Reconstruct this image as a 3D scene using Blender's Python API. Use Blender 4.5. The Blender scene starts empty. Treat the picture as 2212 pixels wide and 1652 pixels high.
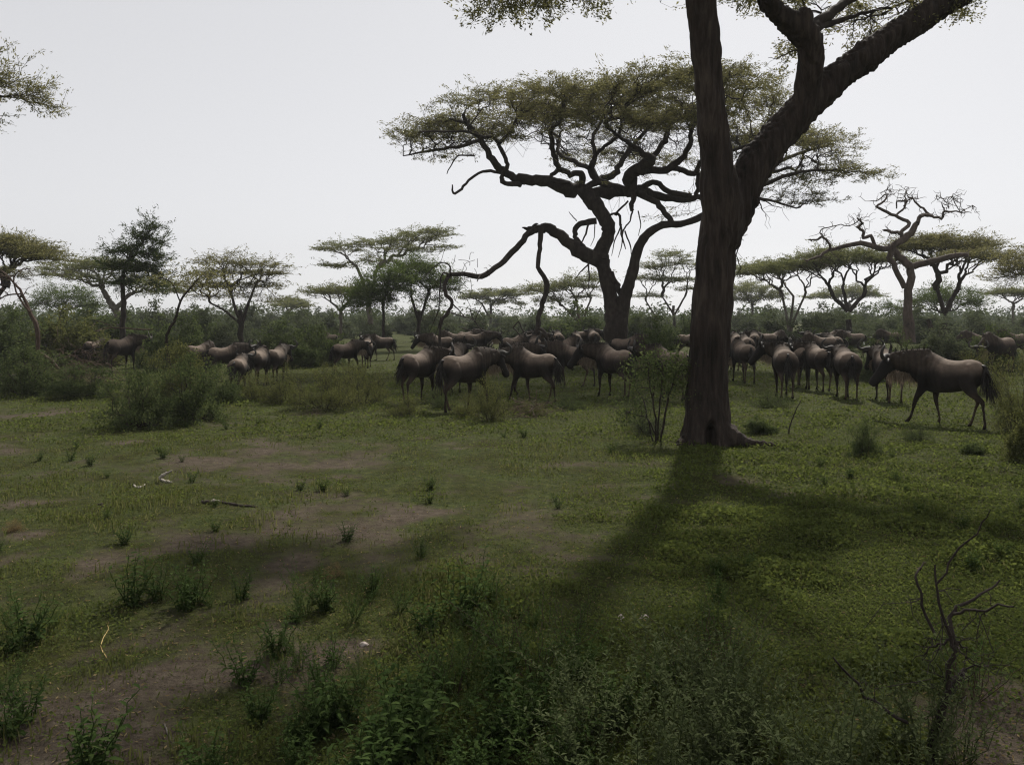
import bpy, math, random
import numpy as np
from mathutils import Vector, noise as mnoise

# ------------------------------------------------------------------ camera, sky, sun, exposure
SC = bpy.context.scene
COL = SC.collection
CAM_H = 2.2            # standing in an open vehicle
FV = 1915.6            # focal length in units of a 2212-wide survey grid
CXV, HYV = 1106.0, 677.0

cam_d = bpy.data.cameras.new("camera")
cam = bpy.data.objects.new("camera", cam_d); COL.objects.link(cam)
cam.location = (0, 0, CAM_H); cam.rotation_euler = (math.pi / 2, 0, 0)
cam_d.sensor_fit = 'HORIZONTAL'; cam_d.sensor_width = 36.0
cam_d.lens = 36.0 * FV / 2212.0
cam_d.shift_y = -(826 - HYV) / 2212.0
cam_d.clip_start = 0.05; cam_d.clip_end = 3000
SC.camera = cam

SUN_EL, SUN_AZ = math.radians(44), math.radians(18)      # azimuth: to the right of the view
sun_vec = Vector((math.sin(SUN_AZ) * math.cos(SUN_EL), math.cos(SUN_AZ) * math.cos(SUN_EL), math.sin(SUN_EL)))
world = bpy.data.worlds.new("World"); SC.world = world; world.use_nodes = True
wn = world.node_tree; wn.nodes.clear()
w_out = wn.nodes.new('ShaderNodeOutputWorld'); w_bg = wn.nodes.new('ShaderNodeBackground')
w_sky = wn.nodes.new('ShaderNodeTexSky'); w_sky.sky_type = 'NISHITA'; w_sky.sun_disc = False
w_sky.sun_elevation = SUN_EL; w_sky.sun_rotation = SUN_AZ
w_sky.altitude = 1500; w_sky.air_density = 1.0; w_sky.dust_density = 3.6; w_sky.ozone_density = 1.0
w_hs = wn.nodes.new('ShaderNodeHueSaturation'); w_hs.inputs['Saturation'].default_value = 0.12
wn.links.new(w_sky.outputs[0], w_hs.inputs['Color'])
w_mix = wn.nodes.new('ShaderNodeMix'); w_mix.data_type = 'RGBA'; w_mix.inputs[0].default_value = 0.6     # even veil of high haze
w_mix.inputs[7].default_value = (7.8, 7.8, 8.1, 1)
wn.links.new(w_hs.outputs[0], w_mix.inputs[6]); wn.links.new(w_mix.outputs[2], w_bg.inputs['Color']); w_bg.inputs['Strength'].default_value = 0.0825
wn.links.new(w_bg.outputs[0], w_out.inputs['Surface'])

sun_d = bpy.data.lights.new("sun", 'SUN'); sun_d.energy = 4.6; sun_d.angle = math.radians(2.0); sun_d.color = (1.0, 0.95, 0.86)
sun = bpy.data.objects.new("sun", sun_d); COL.objects.link(sun)
sun.rotation_euler = sun_vec.to_track_quat('Z', 'Y').to_euler(); sun.location = (20, 60, 60)

SC.view_settings.view_transform = 'Standard'; SC.view_settings.look = 'None'
SC.view_settings.exposure = 0.3; SC.view_settings.gamma = 1.0
SC.render.engine = 'CYCLES'
SC.cycles.max_bounces = 6; SC.cycles.diffuse_bounces = 2; SC.cycles.transmission_bounces = 3
SC.cycles.transparent_max_bounces = 4; SC.cycles.volume_bounces = 1
SC.cycles.use_denoising = True; SC.cycles.denoising_prefilter = 'NONE'; SC.cycles.sample_clamp_indirect = 3.0; SC.cycles.filter_width = 1.2

# ------------------------------------------------------------------ helpers
rng = np.random.default_rng(7)
random.seed(7)

def v2w(x, y, d):
    """survey-grid direction + real distance -> world point"""
    return np.array([(x - CXV) / FV * d, d, CAM_H - (y - HYV) / FV * d])
def gd(y):                       # distance of the ground point seen at survey row y
    return CAM_H * FV / (y - HYV)
def z2(x, y): return (619.4 + x * .3213, 442.4 + y * .3213)
def z1(x, y): return (x * .3213, 442.4 + y * .3213)
def z3(x, y): return (1238.7 + x * .3214, 442.4 + y * .3214)
def z4(x, y): return (1548.4 + x * .3482, 398.2 + y * .3482)
def z5(x, y): return (752.1 + x * .36, 88.5 + y * .36)
def z6(x, y): return (1415.7 + x * .3749, y * .3749)
def z8(x, y): return (1106 + x * .5, 884.8 + y * .5)

_tab = np.random.default_rng(3).random((256, 256))
def vnoise(x, y):
    x = np.asarray(x, float); y = np.asarray(y, float)
    xi = np.floor(x).astype(int); yi = np.floor(y).astype(int)
    fx = x - xi; fy = y - yi
    fx = fx * fx * (3 - 2 * fx); fy = fy * fy * (3 - 2 * fy)
    a = _tab[xi & 255, yi & 255]; b = _tab[(xi + 1) & 255, yi & 255]
    c = _tab[xi & 255, (yi + 1) & 255]; d = _tab[(xi + 1) & 255, (yi + 1) & 255]
    return (a * (1 - fx) + b * fx) * (1 - fy) + (c * (1 - fx) + d * fx) * fy
def fbm(x, y, s, o=4):
    t = 0; a = .5; n = 0
    for k in range(o):
        t = t + a * vnoise(x / s + 17.3 * k, y / s + 5.1 * k); n += a; a *= .5; s *= .5
    return t / n

def gz(x, y):
    near = np.exp(-(np.hypot(x, y) / 60.0) ** 2)
    return (fbm(x, y, 3.0, 3) - .5) * .16 * near + (fbm(x + 40, y, .6, 2) - .5) * .03 * near

def np_mesh(name, V, F, smooth=False):
    """V (n,3); F list of index arrays (m,k)"""
    me = bpy.data.meshes.new(name)
    V = np.asarray(V, np.float32)
    me.vertices.add(len(V)); me.vertices.foreach_set('co', V.ravel())
    if not isinstance(F, (list, tuple)): F = [F]
    F = [np.asarray(f, np.int32) for f in F if len(f)]
    tot = np.concatenate([np.full(len(f), f.shape[1], np.int32) for f in F])
    idx = np.concatenate([f.ravel() for f in F])
    me.loops.add(len(idx)); me.loops.foreach_set('vertex_index', idx)
    me.polygons.add(len(tot))
    me.polygons.foreach_set('loop_start', np.concatenate([[0], np.cumsum(tot)[:-1]]).astype(np.int32))
    me.polygons.foreach_set('loop_total', tot)
    if smooth: me.polygons.foreach_set('use_smooth', np.ones(len(tot), bool))
    me.update(calc_edges=True)
    return me

class Tubes:
    def __init__(s): s.V = []; s.F = []; s.n = 0
    def add(s, pts, rad, k=5, cap=False):
        pts = np.asarray(pts, float); m = len(pts)
        rad = np.broadcast_to(np.asarray(rad, float), (m,))
        t = np.empty_like(pts); t[1:-1] = pts[2:] - pts[:-2]; t[0] = pts[1] - pts[0]; t[-1] = pts[-1] - pts[-2]
        t /= np.linalg.norm(t, axis=1)[:, None] + 1e-9
        a = np.array([0, 0, 1.]) if abs(t[0, 2]) < .8 else np.array([1., 0, 0])
        N = np.empty_like(pts)
        n = a - t[0] * a.dot(t[0]); n /= np.linalg.norm(n) + 1e-9
        for i in range(m):
            n = n - t[i] * n.dot(t[i]); n /= np.linalg.norm(n) + 1e-9; N[i] = n
        B = np.cross(t, N)
        an = np.arange(k) * (2 * math.pi / k)
        ring = N[:, None, :] * np.cos(an)[None, :, None] + B[:, None, :] * np.sin(an)[None, :, None]
        V = pts[:, None, :] + ring * rad[:, None, None]
        s.V.append(V.reshape(-1, 3))
        i = np.arange(m - 1)[:, None] * k; j = np.arange(k)[None, :]; j2 = (j + 1) % k
        f = np.stack([i + j, i + j2, i + k + j2, i + k + j], -1).reshape(-1, 4) + s.n
        s.F.append(f); s.n += m * k
        if cap:
            for e, o in ((0, -1), (m - 1, 1)):
                c = s.n; s.V.append(pts[e][None]); s.n += 1
                b = c - m * k if e == 0 else c - k
                if e != 0: b = c - 1 - k if False else c - k - 1
                q = np.arange(k); base = (c - m * k) if e == 0 else (c - 1 - k)
                tri = np.stack([base + q, base + (q + 1) % k, np.full(k, c)], -1)
                if e == 0: tri = tri[:, ::-1]
                s.F.append(np.concatenate([tri, tri[:, 2:3]], 1))
    def mesh(s, name, smooth=True):
        V = np.concatenate(s.V); F = np.concatenate(s.F)
        tri = F[:, 2] == F[:, 3]
        return np_mesh(name, V, [F[~tri], F[tri][:, :3]], smooth)

def leaf_arrays(c, L, Wd, r, flat=.4, u=None):
    n = len(c)
    if u is None:
        u = r.normal(size=(n, 3)); u[:, 2] *= flat
    u = u / (np.linalg.norm(u, axis=1)[:, None] + 1e-9)
    w = r.normal(size=(n, 3)); w[:, 2] *= flat
    w = np.cross(u, np.cross(u, w)); w /= np.linalg.norm(w, axis=1)[:, None] + 1e-9
    L = (np.broadcast_to(L, (n,)) * r.uniform(.6, 1.35, n))[:, None]
    Wd = (np.broadcast_to(Wd, (n,)) * r.uniform(.7, 1.3, n))[:, None]
    V = np.stack([c - u * L * .5, c + w * Wd * .5, c + u * L * .5, c - w * Wd * .5], 1).reshape(-1, 3)
    F = np.arange(4 * n).reshape(n, 4)
    return V, F
def leaf_mesh(name, c, L, Wd, r, flat=.4, u=None):
    V, F = leaf_arrays(np.asarray(c), L, Wd, r, flat, u)
    return np_mesh(name, V, F)

def link(name, me, mat=None, parent=None, loc=None):
    o = bpy.data.objects.new(name, me); COL.objects.link(o)
    if mat is not None and me is not None and len(me.materials) == 0: me.materials.append(mat)
    if parent is not None: o.parent = parent
    if loc is not None: o.location = loc
    if parent is not None and name in FINE: o['kind'] = 'stuff'
    return o
FINE = {'crown', 'branches', 'twigs', 'foliage', 'leaves', 'mane', 'beard'}
def tag(o, label=None, cat=None, group=None, kind=None):
    for k, v in (('label', label), ('category', cat), ('group', group), ('kind', kind)):
        if v: o[k] = v
    return o
def thing(name, label, cat, loc=(0, 0, 0), rz=0, group=None, sc=1.0):
    o = link(name, None); o.location = loc; o.rotation_euler = (0, 0, rz)
    o.scale = (sc, sc, sc) if np.isscalar(sc) else sc
    return tag(o, label, cat, group)
def localise(me, loc):
    co = np.empty(len(me.vertices) * 3, np.float32); me.vertices.foreach_get('co', co)
    co = co.reshape(-1, 3) - np.asarray(loc, np.float32); me.vertices.foreach_set('co', co.ravel()); me.update()
    return me
def remesh(me, voxel, smooth_it=3):
    o = bpy.data.objects.new("tmp", me); COL.objects.link(o)
    m = o.modifiers.new("r", 'REMESH'); m.mode = 'VOXEL'; m.voxel_size = voxel
    if smooth_it:
        s = o.modifiers.new("s", 'SMOOTH'); s.iterations = smooth_it; s.factor = .5
    dg = bpy.context.evaluated_depsgraph_get(); dg.update()
    out = bpy.data.meshes.new_from_object(o.evaluated_get(dg))
    bpy.data.objects.remove(o); bpy.data.meshes.remove(me)
    out.polygons.foreach_set('use_smooth', np.ones(len(out.polygons), bool))
    return out
def getco(me):
    co = np.empty(len(me.vertices) * 3, np.float32); me.vertices.foreach_get('co', co); return co.reshape(-1, 3)
def setcol(me, C):
    a = me.attributes.new('col', 'FLOAT_COLOR', 'POINT')
    a.data.foreach_set('color', np.concatenate([C, np.ones((len(C), 1))], 1).astype(np.float32).ravel())

# ------------------------------------------------------------------ materials
def mat_new(name):
    m = bpy.data.materials.new(name); m.use_nodes = True; nt = m.node_tree; nt.nodes.clear()
    o = nt.nodes.new('ShaderNodeOutputMaterial'); return m, nt, o
def N(nt, t, **kw):
    n = nt.nodes.new(t)
    for k, v in kw.items(): setattr(n, k, v)
    return n
def ramp(nt, fac, stops):
    r = N(nt, 'ShaderNodeValToRGB'); e = r.color_ramp.elements
    e[0].position, e[0].color = stops[0][0], (*stops[0][1], 1)
    e[1].position, e[1].color = stops[-1][0], (*stops[-1][1], 1)
    for p, c in stops[1:-1]:
        q = e.new(p); q.color = (*c, 1)
    nt.links.new(fac, r.inputs[0]); return r.outputs[0]
def noise_node(nt, scale, detail=4, rough=.55, coord='Object', vec=None, stretch=None):
    tx = N(nt, 'ShaderNodeTexNoise'); tx.inputs['Scale'].default_value = scale
    tx.inputs['Detail'].default_value = detail; tx.inputs['Roughness'].default_value = rough
    tc = N(nt, 'ShaderNodeTexCoord'); src = tc.outputs[coord]
    if stretch:
        mp = N(nt, 'ShaderNodeMapping'); mp.inputs['Scale'].default_value = stretch
        nt.links.new(src, mp.inputs[0]); src = mp.outputs[0]
    nt.links.new(src, tx.inputs['Vector']); return tx.outputs[0]

def foliage(name, dark, mid, light, trans=.45, nscale=.8, gloss=.0):
    m, nt, o = mat_new(name)
    g = N(nt, 'ShaderNodeNewGeometry')
    nz = noise_node(nt, nscale, 3)
    mx = N(nt, 'ShaderNodeMath', operation='MULTIPLY_ADD'); mx.inputs[1].default_value = .55
    nt.links.new(g.outputs['Random Per Island'], mx.inputs[0])
    m2 = N(nt, 'ShaderNodeMath', operation='MULTIPLY'); m2.inputs[1].default_value = .5
    nt.links.new(nz, m2.inputs[0]); nt.links.new(m2.outputs[0], mx.inputs[2])
    c = ramp(nt, mx.outputs[0], [(.15, dark), (.5, mid), (.9, light)])
    d = N(nt, 'ShaderNodeBsdfDiffuse'); t = N(nt, 'ShaderNodeBsdfTranslucent')
    nt.links.new(c, d.inputs[0])
    hs = N(nt, 'ShaderNodeHueSaturation'); hs.inputs['Hue'].default_value = .488; hs.inputs['Saturation'].default_value = 1.1
    hs.inputs['Value'].default_value = 1.15
    nt.links.new(c, hs.inputs['Color']); nt.links.new(hs.outputs[0], t.inputs[0])
    mix = N(nt, 'ShaderNodeMixShader'); mix.inputs[0].default_value = trans
    nt.links.new(d.outputs[0], mix.inputs[1]); nt.links.new(t.outputs[0], mix.inputs[2])
    last = mix.outputs[0]
    if gloss:
        gl = N(nt, 'ShaderNodeBsdfGlossy'); gl.inputs['Roughness'].default_value = .45; gl.inputs['Color'].default_value = (.8, .85, .8, 1)
        m3 = N(nt, 'ShaderNodeMixShader'); m3.inputs[0].default_value = gloss
        nt.links.new(last, m3.inputs[1]); nt.links.new(gl.outputs[0], m3.inputs[2]); last = m3.outputs[0]
    nt.links.new(last, o.inputs[0]); return m

def wood(name, c1, c2, c3, scale=3, stretch=(1, 1, .25), bump=.5, rough=.9):
    m, nt, o = mat_new(name)
    nz = noise_node(nt, scale, 6, .65, stretch=stretch)
    big = noise_node(nt, .9, 3, .5)
    ad = N(nt, 'ShaderNodeMath', operation='MULTIPLY_ADD'); ad.inputs[1].default_value = .65
    nt.links.new(nz, ad.inputs[0])
    ml = N(nt, 'ShaderNodeMath', operation='MULTIPLY'); ml.inputs[1].default_value = .35
    nt.links.new(big, ml.inputs[0]); nt.links.new(ml.outputs[0], ad.inputs[2])
    c = ramp(nt, ad.outputs[0], [(.35, c1), (.5, c2), (.68, c3)])
    p = N(nt, 'ShaderNodeBsdfPrincipled'); p.inputs['Roughness'].default_value = rough
    p.inputs['Specular IOR Level'].default_value = .2
    nt.links.new(c, p.inputs['Base Color'])
    b = N(nt, 'ShaderNodeBump'); b.inputs['Strength'].default_value = bump; b.inputs['Distance'].default_value = .04
    nt.links.new(nz, b.inputs['Height']); nt.links.new(b.outputs[0], p.inputs['Normal'])
    nt.links.new(p.outputs[0], o.inputs[0]); return m

def attrmat(name, rough=.75, nz_amt=.35, nscale=14, sheen=0.0):
    m, nt, o = mat_new(name)
    a = N(nt, 'ShaderNodeAttribute'); a.attribute_name = 'col'
    nz = noise_node(nt, nscale, 4, .6)
    mr = N(nt, 'ShaderNodeMapRange'); mr.inputs['To Min'].default_value = 1 - nz_amt; mr.inputs['To Max'].default_value = 1 + nz_amt
    nt.links.new(nz, mr.inputs['Value'])
    mx = N(nt, 'ShaderNodeVectorMath', operation='SCALE')
    nt.links.new(a.outputs['Color'], mx.inputs[0]); nt.links.new(mr.outputs[0], mx.inputs['Scale'])
    p = N(nt, 'ShaderNodeBsdfPrincipled'); p.inputs['Roughness'].default_value = rough
    p.inputs['Specular IOR Level'].default_value = .12
    if sheen:
        p.inputs['Sheen Weight'].default_value = sheen; p.inputs['Sheen Roughness'].default_value = .5
    nt.links.new(mx.outputs[0], p.inputs['Base Color']); nt.links.new(p.outputs[0], o.inputs[0]); return m

M = {}
M['bark'] = wood('bark', (.010, .008, .006), (.030, .022, .018), (.075, .058, .046), 12, (1, 1, .13), 1.0)
M['bark_branch'] = wood('bark_branch', (.014, .010, .008), (.029, .022, .018), (.060, .047, .038), 7, (1, 1, .5), .5)
M['bark_pale'] = wood('bark_pale', (.05, .042, .035), (.10, .085, .07), (.17, .15, .13), 7, (1, 1, .4), .4)
M['bark_dead'] = wood('bark_dead', (.035, .026, .021), (.075, .056, .045), (.13, .10, .085), 7, (1, 1, .4), .4)
M['twig_red'] = wood('twig_red', (.035, .022, .016), (.065, .042, .03), (.105, .075, .055), 5, (1, 1, 1), .2)
M['driftwood'] = wood('driftwood', (.16, .14, .12), (.30, .27, .23), (.44, .40, .35), 12, (1, 1, 1), .3)
M['straw'] = wood('straw', (.28, .20, .08), (.42, .31, .13), (.52, .41, .2), 9, (1, 1, 1), .2)
M['dung'] = wood('dung', (.02, .015, .012), (.04, .03, .024), (.07, .055, .045), 14, (1, 1, 1), .6)
M['stone'] = wood('stone', (.20, .16, .14), (.33, .28, .25), (.45, .40, .36), 14, (1, 1, 1), .4)
M['acacia'] = foliage('acacia', (.085, .090, .038), (.132, .132, .058), (.185, .176, .085), .52, .35)
M['acacia_far'] = foliage('acacia_far', (.074, .088, .038), (.115, .128, .056), (.165, .17, .085), .52, .3)
M['tree_green'] = foliage('tree_green', (.042, .064, .02), (.066, .095, .03), (.10, .135, .045), .45, .5)
M['tree_dark'] = foliage('tree_dark', (.024, .038, .014), (.040, .060, .020), (.07, .09, .034), .35, .6)
M['bush'] = foliage('bush', (.034, .048, .02), (.056, .076, .030), (.095, .115, .05), .42, .7)
M['bush_grey'] = foliage('bush_grey', (.045, .056, .032), (.07, .085, .046), (.11, .125, .075), .35, .5)
M['bush_olive'] = foliage('bush_olive', (.05, .06, .022), (.085, .095, .034), (.14, .145, .06), .4, .7)
M['herb'] = foliage('herb', (.046, .060, .018), (.075, .096, .028), (.110, .135, .042), .46, .45)
M['weed'] = foliage('weed', (.024, .042, .013), (.042, .068, .021), (.085, .12, .04), .42, 3)
M['weed_pale'] = foliage('weed_pale', (.040, .055, .022), (.075, .095, .04), (.15, .17, .085), .4, 3)
M['grass'] = foliage('grass', (.050, .060, .020), (.082, .094, .032), (.14, .135, .062), .45, 1)
M['drygrass'] = foliage('drygrass', (.12, .09, .045), (.18, .14, .07), (.27, .21, .11), .3, 2)
M['farwood'] = foliage('farwood', (.03, .045, .02), (.05, .068, .03), (.08, .10, .045), .3, .05)
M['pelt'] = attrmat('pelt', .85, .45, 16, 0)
M['horn'] = wood('horn', (.02, .018, .016), (.04, .036, .032), (.075, .068, .06), 10, (1, 1, 1), .1, .65)
M['mane'] = wood('mane', (.008, .007, .006), (.016, .013, .011), (.032, .026, .022), 20, (1, 1, 1), .1, .6)
M['beard'] = foliage('beard', (.13, .10, .075), (.20, .16, .115), (.28, .235, .18), .3, 5)
M['egret'] = wood('egret', (.70, .70, .68), (.8, .8, .78), (.85, .85, .84), 6, (1, 1, 1), .1)
M['bill'] = wood('bill', (.5, .32, .05), (.55, .36, .06), (.6, .4, .08), 6, (1, 1, 1), .1)

# ------------------------------------------------------------------ ground
BARE = [  # (grid x, grid y, half width, half height, strength) of bare soil seen on the ground
    (260, 1225, 190, 42, 1.0), (470, 1172, 90, 22, .8), (640, 1210, 70, 26, .9), (600, 1270, 90, 30, .6),
    (40, 1085, 130, 26, .8), (220, 1110, 110, 16, .6), (110, 890, 110, 14, .6), (280, 958, 80, 9, .8), (200, 940, 120, 10, .5),
    (830, 1000, 70, 10, .8), (920, 1106, 70, 12, .7), (1300, 1208, 70, 14, .9), (1360, 1222, 40, 8, .7),
    (880, 1470, 90, 40, .5), (300, 1480, 170, 60, .55), (300, 1600, 220, 50, .6), (1640, 1235, 90, 16, .5), (1700, 1190, 80, 16, .5),
    (2150, 1480, 90, 70, .6), (2150, 1590, 80, 60, .7), (1760, 1265, 80, 12, .45), (760, 1400, 60, 25, .4),
    (1850, 1470, 90, 20, .35), (400, 1350, 150, 30, .35), (1640, 1330, 60, 14, .35), (60, 1160, 80, 14, .5),
]
def cover(x, y):
    """0 = bare soil .. 1 = full green"""
    x = np.asarray(x, float); y = np.asarray(y, float)
    ys = np.maximum(y, 1.0)
    gx = x / ys * FV + CXV; gy = HYV + CAM_H * FV / ys
    c = .68 + 1.4 * (fbm(x, y, 2.2, 4) - .5) + 1.0 * (fbm(x + 30, y + 9, .4, 3) - .5)
    c = c + np.clip((y - 13) * .05, 0, .22) + np.clip((x + 1) * .04, -.10, .25) * (y < 20) - np.clip((7 - y) * .06, 0, .2)
    nb = fbm(x + 11, y + 50, .9, 4)
    for bx, by, hw, hh, s in BARE:
        wx, wy = v2w(bx, by, gd(by))[:2]
        rx = hw / FV * wy; ry = (gd(by - hh) - gd(by + hh)) / 2
        q = ((x - wx) / rx) ** 2 + ((y - wy) / ry) ** 2
        c = c - s * .95 * np.exp(-q * 1.5) * np.clip(2.6 * (nb - .30), 0, 1.3)
    return np.clip(c, 0, 1)

def spaced(a, fine, mid, lim):
    out = list(np.arange(0, a, fine)); st = fine
    while out[-1] < lim:
        st *= mid; out.append(out[-1] + st)
    return np.array(out)
xp = spaced(9, .085, 1.10, 1500); xp = np.append(xp[xp < 590], 600.0); xs = np.concatenate([-xp[:0:-1], xp])
ya = 3 + spaced(17, .085, 1.08, 2000); ya = np.append(ya[ya < 690], 700.0); ys = np.concatenate([[-90, -60, -30, -12, -5, -1, 1.0, 2.0], ya])
GX, GY = np.meshgrid(xs, ys, indexing='ij')
GZ = gz(GX, GY)
V = np.stack([GX, GY, GZ], -1).reshape(-1, 3); ny = len(ys)
i = np.arange(len(xs) - 1)[:, None] * ny; j = np.arange(ny - 1)[None, :]
F = np.stack([i + j, i + ny + j, i + ny + j + 1, i + j + 1], -1).reshape(-1, 4)
gme = np_mesh('ground', V, F, True)
at = gme.attributes.new('cover', 'FLOAT', 'POINT')
at.data.foreach_set('value', cover(V[:, 0], V[:, 1]).astype(np.float32))
m, nt, o = mat_new('ground')
a = N(nt, 'ShaderNodeAttribute'); a.attribute_name = 'cover'
nf = noise_node(nt, 9, 6, .7); nm = noise_node(nt, 1.3, 5, .6); ns = noise_node(nt, 45, 4, .7)
soil = ramp(nt, nf, [(.25, (.040, .031, .023)), (.5, (.082, .065, .048)), (.75, (.145, .118, .09))])
gr = ramp(nt, nf, [(.28, (.022, .027, .010)), (.5, (.048, .056, .018)), (.74, (.088, .094, .032))])
gr2 = ramp(nt, nm, [(.3, (.7, .62, .45)), (.55, (1, 1, 1)), (.75, (1.0, 1.15, .9))])
mg = N(nt, 'ShaderNodeMix', data_type='RGBA', blend_type='MULTIPLY'); mg.inputs[0].default_value = 1
nt.links.new(gr, mg.inputs[6]); nt.links.new(gr2, mg.inputs[7])
ad = N(nt, 'ShaderNodeMath', operation='MULTIPLY_ADD'); ad.inputs[1].default_value = .9
nt.links.new(nf, ad.inputs[0]); nt.links.new(a.outputs['Fac'], ad.inputs[2])
mr = N(nt, 'ShaderNodeMapRange'); mr.inputs['From Min'].default_value = .55; mr.inputs['From Max'].default_value = .95
nt.links.new(ad.outputs[0], mr.inputs['Value'])
mx = N(nt, 'ShaderNodeMix', data_type='RGBA')
nt.links.new(mr.outputs[0], mx.inputs[0]); nt.links.new(soil, mx.inputs[6]); nt.links.new(mg.outputs[2], mx.inputs[7])
p = N(nt, 'ShaderNodeBsdfPrincipled'); p.inputs['Roughness'].default_value = 1; p.inputs['Specular IOR Level'].default_value = .05
b = N(nt, 'ShaderNodeBump'); b.inputs['Strength'].default_value = .9; b.inputs['Distance'].default_value = .05
am = N(nt, 'ShaderNodeMath', operation='ADD'); nt.links.new(nf, am.inputs[0]); nt.links.new(ns, am.inputs[1])
nt.links.new(am.outputs[0], b.inputs['Height']); nt.links.new(b.outputs[0], p.inputs['Normal'])
nt.links.new(mx.outputs[2], p.inputs['Base Color']); nt.links.new(p.outputs[0], o.inputs[0])
tag(link('ground', gme, m), 'savanna ground of grass and bare brown soil patches', 'ground', kind='structure')

# ------------------------------------------------------------------ tree growing
def smooth_path(p, n=4, jit=0, r=rng):
    p = np.asarray(p, float)
    if len(p) < 3 and n > 1: pass
    q = np.concatenate([[2 * p[0] - p[1]], p, [2 * p[-1] - p[-2]]])
    out = []
    for k in range(1, len(q) - 2):
        a, b, c, d = q[k - 1], q[k], q[k + 1], q[k + 2]
        for t in np.arange(n) / n:
            out.append(.5 * (2 * b + (c - a) * t + (2 * a - 5 * b + 4 * c - d) * t * t + (3 * b - a - 3 * c + d) * t ** 3))
    out.append(p[-1]); out = np.array(out)
    if jit: out[1:-1, :3] += r.normal(size=(len(out) - 2, 3)) * jit
    return out

def split(pts, k, r):
    n = len(pts); c = pts[r.choice(n, k, replace=False)]
    for _ in range(4):
        lab = ((pts[:, None] - c[None]) ** 2).sum(-1).argmin(1)
        for q in range(k):
            if (lab == q).any(): c[q] = pts[lab == q].mean(0)
    return [pts[lab == q] for q in range(k) if (lab == q).any()]

def wiggle(a, b, d0, n, wig, r, sag=0):
    L = np.linalg.norm(b - a) + 1e-6
    t = np.linspace(0, 1, n + 1)[:, None]
    h = d0 * L * .45
    p = a + (b - a) * t + h * (t * (1 - t) ** 2) * 2.2
    p[1:-1] += r.normal(size=(n - 1, 3)) * wig * L
    p[:, 2:3] -= sag * L * t * (1 - t) * 2
    return p

SHZ = [.25]
SHOOT = [0, 0.0]            # side shoots per twig, their length
def grow(tb, start, d0, pts, rs, r, tips, wig=.09, frac=(.32, .5), top=True, rmin=.004, lift=0.0, stop=3):
    n = len(pts)
    if n == 0: return
    if n <= stop:
        for q in pts:
            pl = wiggle(start, q, d0, 3, wig, r)
            tb.add(pl, np.linspace(max(rs, rmin), max(rs * .4, rmin * .7), 4), 3); tips.append(pl)
            u = pl[-1] - pl[-2]; u = u / (np.linalg.norm(u) + 1e-9)
            for _ in range(SHOOT[0]):
                w_ = u * np.array([1, 1, SHZ[0]]) + r.normal(size=3) * np.array([.8, .8, SHZ[0] * .6]); w_ /= np.linalg.norm(w_)
                a_ = pl[r.integers(1, 4)]; Ls = SHOOT[1] * r.uniform(.5, 1.2)
                q2 = np.array([a_, a_ + w_ * Ls * .5 + r.normal(size=3) * Ls * .1, a_ + w_ * Ls + np.array([0, 0, .08 * Ls])])
                tb.add(q2, [rmin * .8, rmin * .7, rmin * .4], 3); tips.append(q2)
        return
    c = pts.mean(0); v = c - start
    fr = r.uniform(*frac) * (.62 if n > 60 else .85 if n > 24 else 1)
    e = start + v * fr; e[2] += lift * np.linalg.norm(v)
    rad = rs * n ** .5
    L = np.linalg.norm(e - start)
    ns = 3 if L < 1 else 4
    pl = wiggle(start, e, d0, ns, wig, r)
    tb.add(pl, np.linspace(max(rad, rmin), max(rad * .82, rmin), ns + 1), 7 if rad > .08 else (5 if rad > .02 else 4))
    t = pl[-1] - pl[-2]; t /= np.linalg.norm(t) + 1e-9
    for g in split(pts, 2 if n < 12 or r.random() < (.6 if n < 60 else .3) else 3, r):
        grow(tb, pl[-1], t, g, rs, r, tips, wig, frac, False, rmin, lift, stop)

def tip_leaves(tips, per, spread, L, Wd, r, flat=.35, upto=1.0, vs=.35, along=0.0):
    a = np.array([t[0] for t in tips]); b = np.array([t[-1] for t in tips]); m_ = np.array([t[len(t) // 2] for t in tips])
    n = len(tips) * per
    k = r.integers(0, len(tips), n); s = r.beta(2.2, 1.0, n)[:, None]
    c = np.where(s < .5, a[k] + (m_[k] - a[k]) * s * 2, m_[k] + (b[k] - m_[k]) * (s * 2 - 1))
    off = r.normal(size=(n, 3)) * spread; off[:, 2] *= vs
    u = None
    if along:
        u = (b - a) / (np.linalg.norm(b - a, axis=1)[:, None] + 1e-9); u = u[k] * along + r.normal(size=(n, 3)) * np.array([.6, .6, .35])
    return leaf_arrays(c + off, L, Wd, r, flat, u)

def pad_points(pads, n, d, r, dscale=.85):
    """pads: (x, y, rx, ry[, depth offset, depth scale]) in the survey grid at distance d -> world points"""
    s = d / FV
    w = np.array([p[2] ** 1.6 * max(p[3], 6) ** .4 * (p[6] if len(p) > 6 else 1) for p in pads], float); w /= w.sum()
    out = []
    for p, q in zip(pads, w):
        k = max(4, int(n * q)); u = r.normal(size=(k, 3)); u /= np.linalg.norm(u, axis=1)[:, None]
        u *= r.random((k, 1)) ** (1 / 3.0)
        u[:, 2] = np.where(u[:, 2] < 0, u[:, 2] * .55, u[:, 2])
        u[:, 2] -= .5 * (u[:, 0] ** 2 + u[:, 1] ** 2) - .25            # domed pad
        dz = p[4] if len(p) > 4 else 0
        ds = p[5] if len(p) > 5 else dscale
        c = v2w(p[0], p[1], d)
        out.append(c + np.stack([u[:, 0] * p[2] * s, dz + u[:, 1] * p[2] * s * ds, u[:, 2] * p[3] * s], 1))
    return out

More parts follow.
